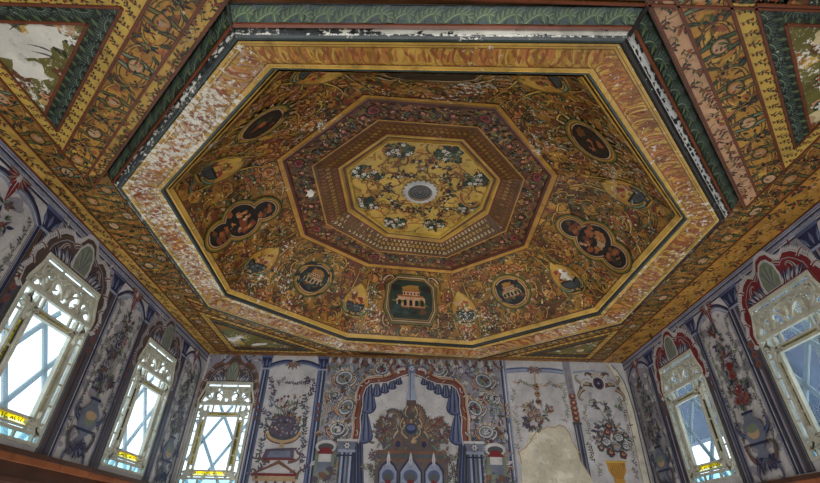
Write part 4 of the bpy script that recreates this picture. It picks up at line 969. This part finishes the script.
# back wall, from left to right
PB = ['blue', 'navy', 'pale_blue', 'navy', 'slate']
pilaster(MK, -.848, .036, 'blue striped pilaster between the back window and the fruit basket panel', PB, .94)
pilaster(MK, -.488, .042, 'blue striped pilaster between the fruit basket panel and the niche picture', PB, .94)
def basket_panel():
    b = Paint(); u0, u1 = -.83, -.51; uc = -.67
    b.rect(u0, WB-.03, u1, 1.0, 'wall_white')
    for off, wd, c in ((0, .03, 'blue'), (.012, .012, 'navy'), (-.012, .008, 'pale_blue')): b.ribbon([(x, z+off) for x, z in arch_pts(u0, u1, .925, .035)], wd, c)
    b.rect(u0, WB-.03, u0+.010, .91, 'blue'); b.rect(u1-.010, WB-.03, u1, .91, 'blue')
    for t in range(5): b.leaf(uc-.01, .965, -pi/2+(t-2)*.5, .06, .02, 'wall_brown', 'wall_white')
    g = Paint()
    for ux in (u0+.045, u1-.045):
        for k in range(15): g.sprig(ux+R.uniform(-.008, .008), .30+k*.037, pi/2+R.uniform(-.9, .9), .058, R.choice(['slate', 'grey_blue', 'purple', 'slate']), 'purple', 6)
    for k in range(9):
        g.sprig(u0+.06+k*.025, .845-.02*sin(k*pi/8), R.uniform(-.5, .5), .04, R.choice(['slate', 'grey_green', 'purple']), 'purple', 5)
    f = Paint()
    for k in range(15):
        q = f.curve(uc+R.uniform(-.05, .05), .60, pi/2+R.uniform(-.65, .65), R.uniform(.1, .19), R.uniform(-.4, .4), 8, .4); f.ribbon(q, .004, R.choice(['grey_green', 'wall_brown', 'slate']), 1)
        f.flower(q[-1][0], q[-1][1], .010, 5, R.choice(['wall_maroon', 'tan', 'purple', 'wall_brown']), 'slate'); f.leaf(q[4][0], q[4][1], R.uniform(.3, 2.8), .045, .012, R.choice(['slate', 'grey_green']))
    f.bunch(uc, .61, .085, .03, 40, ['slate', 'grey_green', 'wall_brown', 'navy'], ['wall_maroon', 'wall_brown', 'tan'])
    v = Paint()
    v.poly([(uc+.095*cos(t), .575+.085*sin(t)) for t in [pi+pi*k/16 for k in range(17)]], 'slate')
    v.poly([(uc+.085*cos(t), .572+.06*sin(t)) for t in [pi*2*k/24 for k in range(24)]], 'purple')
    for k in range(60): v.disc(uc+R.uniform(-.075, .075), .575+R.uniform(-.05, .05), R.uniform(.004, .008), R.choice(['slate', 'tan', 'grey_blue', 'lilac_grey', 'navy', 'slate']))
    v.ribbon([(uc+.095*cos(t), .545+.055*sin(t)) for t in [pi+pi*k/16 for k in range(17)]], .018, 'tan'); v.ribbon([(uc+.095*cos(t), .53+.05*sin(t)) for t in [pi+pi*k/16 for k in range(17)]], .008, 'wall_brown')
    for sx in (-1, 1): v.scroll(uc+sx*.09, .57, pi/2-sx*1.0, .09, sx*4.5, .009, 'slate')
    v.rect(uc-.012, .46, uc+.012, .49, 'tan')
    t = Paint()
    t.poly([(uc-.085,.45),(uc+.075,.46),(uc+.08,.40),(uc-.10,.40)], 'purple'); t.poly([(uc-.06,.44),(uc+.055,.445),(uc+.06,.41),(uc-.07,.41)], 'grey_blue'); t.rect(uc-.10, .395, uc+.09, .403, 'wall_maroon')
    t.poly([(uc-.13,.33),(uc,.395),(uc+.11,.33),(uc+.10,.325),(uc,.375),(uc-.12,.325)], 'wall_brown'); t.rect(uc-.14, .315, uc+.12, .328, 'wall_maroon'); t.rect(uc-.13, .29, uc+.11, .315, 'tan')
    for sx in (-1, 1): t.scroll(uc+sx*.05, .385, pi/2-sx*1.6, .12, sx*4, .009, 'wall_brown', 'slate'); t.scroll(uc+sx*.11, .30, pi/2, .09, -sx*4, .009, 'wall_brown', 'slate')
    for k in range(5): t.rect(uc-.11+k*.05, WB-.03, uc-.095+k*.05, .29, 'wall_brown')
    mural('panel_painting', MK, uc, 'panel with a fruit and flower basket on a stand, right of the back window', 'wall painting', 'flower panels on the walls',
          [('arched_border', b, .0025), ('garland', g, .004), ('bouquet', f, .0045), ('basket', v, .005), ('stand', t, .005)])
basket_panel()
def niche():
    c = .07; b = Paint(); b.rect(-.465, WB-.03, .635, 1.0, 'lilac_grey')
    for k in range(1500):
        x = R.uniform(-.46, .63); z = R.uniform(.27, .985)
        if -.24 < x < .37 and z < .84: continue
        a = R.uniform(0, 6.3); q = R.random()
        if q < .4: b.scroll(x, z, a, R.uniform(.045, .1), R.choice([-4.6, 4.6]), .008, R.choice(['tan', 'wall_white', 'grey_blue', 'wall_brown', 'lilac_grey']), R.choice(['slate', 'purple', 'slate']))
        elif q < .75: b.leaf(x, z, a, .05, .02, R.choice(['grey_green', 'grey_blue', 'wall_white', 'tan', 'wall_brown', 'slate']), 'slate')
        else: b.flower(x, z, .012, 5, R.choice(['wall_maroon', 'tan', 'wall_white', 'pale_blue']), 'navy', 'slate')
    for k in range(34):      # row of ribbed flutes under the cornice
        x = -.45+k*.032; b.leaf(x, .955, pi/2+.3*sin(k), .045, .018, 'wall_brown' if k % 2 else 'wall_white')
    sh = Paint()
    for x, z, r, a in ((-.35,.865,.06,1.9),(-.32,.69,.055,2.4),(-.40,.76,.04,2),(.455,.70,.055,.7),(.52,.865,.06,1.2),(.56,.76,.04,1),(-.12,.925,.045,1.6),(.24,.925,.045,1.6),(-.36,.565,.05,1.6),(.51,.565,.05,1.6)):
        for k in range(11): sh.leaf(x, z, a+(k-5)*.3, r*1.25, r*.4, 'wall_white' if k % 2 else 'tan', 'slate')
        sh.ell(x, z, r*.95, r*.75, 'slate', a-pi/2); sh.ell(x, z, r*.86, r*.66, 'wall_white', a-pi/2); sh.ell(x, z, r*.7, r*.52, 'grey_blue', a-pi/2); sh.ell(x, z, r*.5, r*.36, 'grey_green' if z > .65 else 'wall_white', a-pi/2)
        sh.bunch(x, z, r*.3, r*.22, 5, ['slate', 'navy', 'grey_green'], ['wall_maroon', 'wall_white'])
        sh.scroll(x-r*.7, z-r*.8, pi-.5, r*1.7, -4.4, .011, 'tan', 'wall_maroon'); sh.scroll(x+r*.7, z-r*.8, .5, r*1.7, 4.4, .011, 'wall_white', 'slate')
    fld = Paint(); open_ = [(-.245,WB-.03),(-.245,.74),(-.22,.80),(-.15,.835),(-.03,.85),(.02,.88),(.07,.885),(.12,.88),(.17,.85),(.29,.835),(.36,.80),(.385,.74),(.385,WB-.03)]
    fld.poly(open_, 'wall_white')
    for k in range(26): fld.disc(c+R.choice([-1, 1])*R.uniform(.14, .26), R.uniform(.36, .76), .004, 'lilac_grey'); 
    ar = Paint()
    for sx in (-1, 1):
        path = [(c+sx*x, z) for x, z in ((.325,.49),(.318,.56),(.325,.63),(.315,.70),(.318,.76),(.30,.815),(.262,.85),(.21,.858),(.16,.862),(.11,.882),(.075,.90),(.03,.915))]
        ar.ribbon(path, .052, 'wall_white'); ar.ribbon(path, .041, 'wall_maroon'); ar.ribbon([(x-sx*.006, z-.006) for x, z in path], .016, 'wall_brown'); ar.ribbon([(x+sx*.016, z+.011) for x, z in path], .010, 'tan')
        for i in range(1, len(path)-1): ar.scroll(path[i][0], path[i][1], R.uniform(0, 6.3), .05, sx*4.5, .007, R.choice(['tan', 'wall_white', 'wall_brown']), 'slate')
        ar.acanthus(c+sx*.10, .895, pi/2-sx*1.0, .08, 'wall_brown', 'tan', sx*3, 'wall_maroon'); ar.acanthus(c+sx*.04, .92, pi/2-sx*1.2, .07, 'wall_white', 'tan', -sx*3, 'wall_maroon')
    post = Paint(); post.poly([(c-.016,.95),(c+.016,.95),(c+.02,.80),(c+.034,.735),(c-.034,.735),(c-.02,.80)], 'pale_blue'); post.rect(c-.024, .90, c+.024, .955, 'grey_blue'); post.ribbon([(c-.008, .94), (c-.008, .74)], .005, 'slate'); post.flower(c, .93, .016, 6, 'wall_white', 'slate')
    parts = [('scroll_border', b, .0025), ('medallion', sh, .0045), ('painted_field', fld, .004), ('arch', ar, .0075), ('centre_post', post, .008)]
    for sx in (-1, 1):
        d = Paint()
        for x, z, w, h in ((.262,.83,.046,.175),(.212,.84,.028,.085),(.165,.845,.026,.07),(.12,.86,.025,.06),(.08,.88,.022,.05),(.276,.655,.050,.165)):
            X = c+sx*x
            for g_, cc in ((1.12, 'slate'), (1.0, 'blue')):
                d.poly([(X-w*.3*g_, z)]+[(X+w*g_*(.36+.64*t)*-1, z-h*.75*t) for t in (.3, .6, 1)]+[(X-w*g_*cos(t), z-h*.78-h*.22*g_*sin(t)) for t in [pi*k/8 for k in range(9)]]+[(X+w*g_*(.36+.64*t), z-h*.75*t) for t in (1, .6, .3)]+[(X+w*.3*g_, z)], cc)
            for k in range(5): d.ribbon([(X+w*(-.26+.13*k), z), (X+w*(-.56+.28*k), z-h*.55), (X+w*(-.66+.33*k), z-h*.9)], .007, 'navy' if k % 2 == 0 else 'grey_blue')
            d.ribbon([(X-w*cos(t), z-h*.78-h*.22*sin(t)) for t in [pi*k/8 for k in range(9)]], .006, 'navy')
        d.poly([(X-.03+sx*.03,.49),(X+.03+sx*.03,.49),(X+.045+sx*.02,WB-.03),(X-.045-sx*.0,WB-.03)], 'navy')
        for k in range(4): d.ribbon([(X-.02+.014*k+sx*.03, .49), (X-.03+.02*k+sx*.01, WB)], .006, 'blue' if k % 2 else 'slate')
        parts.append(('curtain', d, .006))
        k_ = Paint(); X = c+sx*.365; stripes(k_, X-.042, X+.042, WB-.03, .45, ['slate', 'pale_blue', 'navy', 'grey_blue', 'slate', 'pale_blue', 'navy'])
        k_.rect(X-.05, .44, X+.05, .455, 'pale_blue'); k_.poly([(X-.045,.455),(X+.045,.455),(X+.055,.50),(X-.055,.50)], 'grey_blue'); k_.rect(X-.06, .497, X+.06, .51, 'wall_white'); k_.flower(X, .475, .018, 6, 'wall_white', 'navy', 'slate'); k_.rect(X-.05, .42, X+.05, .428, 'navy')
        parts.append(('column', k_, .0085))
        h = Paint(); X = c+sx*.485; h.rect(X-.055, .30, X+.055, .50, 'grey_green'); h.ell(X, .47, .06, .035, 'wall_white'); h.ell(X, .465, .045, .022, 'slate'); h.rect(X-.035, .39, X+.035, .43, 'wall_white'); h.poly([(X-.05,.43),(X+.05,.43),(X+.02,.465),(X-.02,.465)], 'wall_maroon'); h.rect(X-.04, .33, X+.04, .39, 'grey_blue')
        for k in range(10): h.blob(X+R.uniform(-.05, .05), R.uniform(.27, .36), .018, R.choice(['slate', 'grey_green', 'purple', 'wall_brown']))
        parts.append(('pavilion', h, .0065))
    bu = Paint()
    for sx in (-1, 1):
        for x, z, a, L in ((.06,.50,.9,.17),(.07,.55,1.0,.14),(.05,.60,1.2,.13),(.09,.46,.6,.16),(.12,.44,1.2,.13)):
            bu.acanthus(c+sx*x, z, a if sx > 0 else pi-a, L, R.choice(['wall_brown', 'purple', 'umber']), 'tan', sx*R.choice([-2.2, 2.4]), 'slate')
        for k in range(26): bu.leaf(c+sx*R.uniform(.08, .21), R.uniform(.44, .63), R.uniform(0, 6.3), R.uniform(.03, .05), .014, R.choice(['slate', 'wall_brown', 'umber', 'grey_green', 'purple']), 'tan')
    bu.bunch(c-.16, .57, .05, .06, 40, ['slate', 'wall_brown', 'purple', 'grey_green'], ['wall_brown', 'purple', 'wall_maroon']); bu.bunch(c+.17, .57, .05, .06, 40, ['slate', 'wall_brown', 'purple', 'grey_green'], ['wall_brown', 'purple', 'wall_maroon'])
    for sc_, cc in ((1.0, 'slate'), (.93, 'umber')):
        half = [(.028,.745),(.03,.70),(.05,.675),(.044,.645),(.062,.62),(.075,.585),(.072,.555),(.10,.53),(.125,.50),(.13,.47),(.17,.45),(.205,.42)]
        bu.poly([(c+x*sc_, z) for x, z in half]+[(c-x*sc_, z) for x, z in reversed(half)], cc)
    for k in range(120): bu.blob(c+R.uniform(-1, 1)*(.72-z_)*.38, z_, R.uniform(.005, .012), R.choice(['slate', 'wall_brown', 'purple', 'slate', 'brown', 'grey_green', 'tan'])) if [z_ := R.uniform(.45, .68)] else None
    for sx in (-1, 1):
        for x, z, a, L, t in ((.02,.70,-.9,.09,-3.5),(.045,.63,-.8,.09,-4),(.075,.56,-.7,.10,-4),(.12,.485,-.5,.10,-4),(.02,.52,.4,.09,4),(.06,.47,.6,.09,4)): bu.scroll(c+sx*x, z, a if sx > 0 else pi-a, L, t*sx, .010, 'tan' if z > .5 else 'grey_green', 'slate')
        bu.ell(c+sx*.075, .497, .032, .035, 'slate'); bu.ell(c+sx*.075, .495, .025, .028, 'wall_brown'); bu.ell(c+sx*.075, .488, .016, .018, 'navy')
    bu.ell(c, .57, .040, .034, 'slate'); bu.ell(c, .572, .034, .028, 'navy'); bu.ell(c, .578, .026, .016, 'blue'); bu.leaf(c, .60, pi/2, .05, .014, 'tan'); bu.ell(c, .645, .02, .022, 'slate'); bu.leaf(c, .655, pi/2, .06, .016, 'wall_brown')
    for x in (-.05, 0, .05): bu.disc(c+x, .525, .012, 'wall_brown'); bu.disc(c+x, .522, .007, 'slate')
    bu.rect(c-.19, .435, c+.20, .455, 'wall_brown'); bu.poly([(c-.22,.41),(c+.23,.41),(c+.20,.437),(c-.19,.437)], 'slate'); bu.rect(c-.215, .400, c+.225, .412, 'wall_brown')
    bu.rect(c-.20, WB-.03, c+.21, .40, 'umber')
    for x, w in ((-.125,.055),(0,.065),(.13,.055)):
        bu.poly([(c+x-w,.28),(c+x-w,.35),(c+x-w*.6,.385),(c+x,.40+(.035 if x == 0 else .01)),(c+x+w*.6,.385),(c+x+w,.35),(c+x+w,.28)], 'navy')
        bu.poly([(c+x-w*.85,.28),(c+x-w*.85,.345),(c+x-w*.5,.375),(c+x,.385+(.035 if x == 0 else .01)),(c+x+w*.5,.375),(c+x+w*.85,.345),(c+x+w*.85,.28)], 'pale_blue'); bu.leaf(c+x, .37, pi/2, .08, .02, 'wall_white', 'blue'); bu.ell(c+x, .325, w*.62, .032, 'blue'); bu.ell(c+x, .315, w*.45, .026, 'slate')
        bu.rect(c+x-w*.9, WB-.03, c+x+w*.9, .292, 'grey_blue'); bu.disc(c+x, .29, w*.3, 'wall_maroon')
    for sx in (-1, 1):
        for k in range(12): bu.sprig(c+sx*.21+R.uniform(-.03, .03), .27+R.uniform(0, .15), pi/2-sx*R.uniform(-.3, 1), .05, R.choice(['slate', 'grey_green', 'purple']), 'wall_brown')
    parts.append(('painted_building', bu, .0065))
    # medallions as parts of their own
    mural('niche_painting', MK, c, 'large niche picture of a domed building between blue curtains and columns', 'wall painting', None, parts)
niche()
def rose_panel():
    b = Paint(); b.rect(.66, WB-.03, 1.035, 1.0, 'wall_white')
    stripes(b, .635, .672, WB-.03, 1.0, ['navy', 'blue', 'wall_white', 'grey_blue', 'pale_blue'])
    for off, wd, c in ((0, .026, 'pale_blue'), (.012, .010, 'blue'), (-.012, .004, 'grey_blue')): b.ribbon([(x, z+off) for x, z in arch_pts(.67, 1.035, .93, .012)], wd, c)
    for t in range(5): b.leaf(.85, .965, -pi/2+(t-2)*.5, .06, .02, 'wall_brown', 'wall_white')
    for z in (.66, .69, .72): b.flower(.653, z, .014, 5, 'tan', 'wall_brown')
    g = Paint()
    for k in range(11): g.sprig(.70+k*.03, .865-.022*sin(k*pi/10), R.uniform(-.6, .6), .042, R.choice(['grey_green', 'lilac_grey', 'tan', 'slate']), R.choice(['wall_brown', 'tan']), 5)
    for k in range(9): g.sprig(.70+R.uniform(-.01, .01), .42+k*.045, pi/2+R.uniform(-.6, .6), .045, R.choice(['grey_green', 'lilac_grey']), 'tan', 4); g.sprig(1.01+R.uniform(-.01, .01), .62+k*.025, pi/2+R.uniform(-.6, .6), .04, R.choice(['grey_green', 'lilac_grey']), 'tan', 4)
    f = Paint()
    f.ribbon([(.85,.93),(.845,.86),(.852,.80),(.845,.72)], .012, 'tan')
    for z in (.83, .79, .745): f.rose(.848, z, .018, ['wall_brown', 'tan', 'wall_maroon'])
    f.bunch(.84, .69, .10, .045, 34, ['grey_green', 'slate', 'lilac_grey', 'tan'], ['wall_brown', 'purple', 'tan', 'lilac_grey']); f.bunch(.80, .62, .055, .04, 22, ['grey_green', 'slate', 'purple'], ['wall_brown', 'purple'])
    for k in range(6): f.rose(.80+R.uniform(-.03, .13), R.uniform(.62, .72), .020, ['wall_brown', 'lilac_grey', 'tan', 'wall_maroon'])
    mural('panel_painting', MK, .85, 'faded rose panel above the patch of bare plaster', 'wall painting', 'flower panels on the walls', [('arched_border', b, .0025), ('garland', g, .004), ('bouquet', f, .0045)])
    pl = Paint(); P0 = [(.685,.235),(.70,.40),(.695,.46),(.735,.485),(.765,.515),(.79,.55),(.815,.575),(.85,.585),(.88,.60),(.92,.595),(.95,.612),(.985,.60),(1.005,.565),(1.012,.52),(1.035,.47),(1.04,.42),(1.065,.37),(1.085,.33),(1.095,.235)]
    pl.poly(P0, 'bare_plaster')
    for k in range(46): pl.blob(R.uniform(.73, 1.02), R.uniform(.26, .55), R.uniform(.008, .022), R.choice(['bare_plaster', 'ivory']), 1.8, R.uniform(0, 3))
    pl.ribbon(P0[1:-1], .006, 'tan')
    o = pl.build('bare_plaster_patch', MK, None, lift=.0085); tag(o, 'big patch of bare cream plaster on the back wall under the faded roses', 'plaster patch')
rose_panel()
p = Paint(); stripes(p, 1.04, 1.085, WB-.03, .62, ['slate', 'lilac_grey', 'slate', 'navy', 'grey_blue', 'slate']); p.rect(1.04, .62, 1.085, 1.0, 'lilac_grey')
q = Paint()
for z in (.65, .68, .71, .74, .78): q.rose(1.062, z, .022, ['wall_brown', 'wall_maroon', 'tan'])
for z in (.79, .83, .87): q.scroll(1.062, z, 1.2, .07, 4.4, .01, 'tan', 'purple'); q.leaf(1.062, z, 1.6, .05, .018, 'lilac_grey', 'slate')
q.rect(1.035, .615, 1.09, .63, 'slate')
mural('painted_pilaster', MK, 1.0625, 'dark striped pilaster topped with brown roses right of the bare plaster', 'painted pilaster', 'painted pilasters on the walls', [('shaft', p, .0025), ('capital', q, .004)])
def vase_panel():
    uc = 1.245; b = Paint(); b.rect(1.085, WB-.03, XR-.004, 1.0, 'wall_white')
    e = [(1.335,.985),(1.365,.945),(1.39,.88),(1.40,.80),(1.405,.70),(1.40,.55),(1.395,.40),(1.39,WB-.03)]
    b.ribbon(e, .034, 'ivory'); b.ribbon([(x-.02, z) for x, z in e], .005, 'tan'); b.ribbon([(x+.02, z) for x, z in e], .006, 'slate')
    b.ribbon([(1.095, .93), (1.2, .945), (1.33, .93)], .012, 'pale_blue')
    c = Paint()
    for sx in (-1, 1):
        for x, z, a, L, t in ((.03,.85,.3,.15,-3.6),(.06,.86,-.1,.14,3.8),(.10,.83,-.5,.12,-4),(.02,.90,1,.09,-4)): c.scroll(uc+sx*x, z, a if sx > 0 else pi-a, L, t*sx, .015, 'tan' if x > .05 else 'wall_brown', 'slate')
        c.acanthus(uc+sx*.05, .875, .2 if sx > 0 else pi-.2, .08, 'wall_white', 'tan', -sx*2.5, 'lilac_grey')
    c.ell(uc, .865, .042, .05, 'wall_white'); c.ell(uc, .865, .034, .041, 'wall_brown'); c.ell(uc, .865, .026, .032, 'navy'); c.flower(uc, .865, .016, 6, 'purple', 'wall_white'); 
    for k in range(9): c.leaf(uc, .90, .3+k*.31, .045, .014, 'tan' if k % 2 else 'wall_white', 'slate')
    g = Paint()
    for k in range(13): g.sprig(1.125+.05*max(0, 1-k/2), .76-k*.035, pi/2+R.uniform(-.7, .7), .045, R.choice(['lilac_grey', 'grey_green', 'slate']), 'tan', 5); g.sprig(1.355, .74-k*.035, pi/2+R.uniform(-.7, .7), .042, R.choice(['lilac_grey', 'grey_green', 'slate']), 'tan', 5)
    f = Paint()
    for k in range(7): q = f.curve(uc+.01, .60, pi/2+R.uniform(-.5, .5), R.uniform(.1, .18), R.uniform(-.5, .5), 8, .4); f.ribbon(q, .004, 'grey_green', 1); f.bunch(q[-1][0], q[-1][1], .012, .012, 3, ['grey_green', 'slate'], ['purple', 'tan', 'lilac_grey'])
    f.bunch(uc, .56, .095, .075, 66, ['grey_green', 'slate', 'lilac_grey', 'purple'], ['purple', 'lilac_grey', 'tan', 'navy', 'wall_brown'])
    for x, z, r, cs in ((0,.61,.024,'wall_maroon'),(-.015,.575,.022,'wall_maroon'),(.045,.545,.03,'wall_white'),(-.035,.52,.03,'wall_white'),(.02,.495,.032,'lilac_grey'),(.075,.50,.026,'wall_white'),(-.055,.565,.022,'purple'),(-.02,.465,.024,'wall_maroon'),(.05,.455,.024,'wall_maroon'),(.09,.56,.02,'purple'),(-.07,.49,.02,'wall_brown')):
        f.rose(uc+x, z, r, ['slate', cs, 'lilac_grey' if cs == 'wall_white' else 'tan', cs])
    v = Paint(); vx = uc-.005
    v.poly([(vx-.055,.42),(vx+.055,.42),(vx+.05,.37),(vx+.025,.33),(vx+.03,.28),(vx-.03,.28),(vx-.025,.33),(vx-.05,.37)], 'ochre')
    for k in range(7): v.ribbon([(vx-.045+k*.015, .42), (vx-.02+k*.007, .33)], .004, 'ochre_dark')
    v.rect(vx-.06, .412, vx+.06, .424, 'yellow'); v.rect(vx-.035, .275, vx+.035, .285, 'ochre_dark'); v.poly([(vx-.11,WB-.03),(vx-.05,.30),(vx+.05,.30),(vx+.12,WB-.03)], 'lilac_grey'); v.rect(vx-.03, .28, vx+.03, .33, 'ochre')
    mural('panel_painting', MK, uc, 'white panel with roses in a yellow vase at the right end of the back wall', 'wall painting', 'flower panels on the walls',
          [('curved_border', b, .0025), ('crown_ornament', c, .0045), ('garland', g, .0045), ('bouquet', f, .005), ('vase', v, .0065)])
vase_panel()

# ------------------------------------------------------------------ camera, sky and added fill lamps
cam = bpy.data.cameras.new('camera'); co = bpy.data.objects.new('camera', cam); COL.objects.link(co)
pit, yaw, rol = .6002, .0168, .0156
fw = Vector((sin(yaw)*cos(pit), cos(yaw)*cos(pit), sin(pit))); rt = Vector((cos(yaw), -sin(yaw), 0)); up = rt.cross(fw)
r2 = rt*cos(rol)+up*sin(rol); u2 = -rt*sin(rol)+up*cos(rol)
co.matrix_world = Matrix(((r2.x, u2.x, -fw.x, 0), (r2.y, u2.y, -fw.y, 0), (r2.z, u2.z, -fw.z, Z0), (0, 0, 0, 1)))
cam.sensor_fit = 'HORIZONTAL'; cam.sensor_width = 36; cam.lens = 446.585/820*36; cam.clip_start = .02
sc = bpy.context.scene; sc.camera = co
w = bpy.data.worlds.new('sky'); sc.world = w; w.use_nodes = True; nt = w.node_tree
bg = nt.nodes['Background']; bg.inputs[0].default_value = (.86, .94, 1, 1); bg.inputs[1].default_value = 2.6
def area(name, loc, target, sx, sy, energy, col):
    l = bpy.data.lights.new(name, 'AREA'); l.shape = 'RECTANGLE'; l.size = sx; l.size_y = sy; l.energy = energy; l.color = col
    o = bpy.data.objects.new(name, l); COL.objects.link(o); o.location = loc
    o.rotation_euler = (Vector(target)-Vector(loc)).to_track_quat('-Z', 'Y').to_euler(); return o
area('fill_from_near_end', (S*.1, S*YN+.1, 1.0), (S*.1, S*1.9, 4.3), 5.8, 1.9, 130, (1, .97, .91))  # unseen fill lamp added at the open near end to brighten the ceiling
for nm_, x_, y_, tx, ty in (('fill_low_left', XL+.06, 1.5, .3, 1.4), ('fill_low_right', XR-.06, 1.5, -.1, 1.4), ('fill_low_back', .1, YB-.06, .1, 1.2)):
    area(nm_, (S*x_, S*y_, .95), (S*tx, S*ty, 4.6), 3.6, 1.2, 44, (1, .98, .95))  # added low fill lamps aimed up at the coving; walls have no openings there
sc.view_settings.view_transform = 'Standard'; sc.view_settings.look = 'None'; sc.view_settings.exposure = .02; sc.view_settings.gamma = 1
sc.cycles.max_bounces = 6; sc.cycles.diffuse_bounces = 4; sc.cycles.transparent_max_bounces = 12
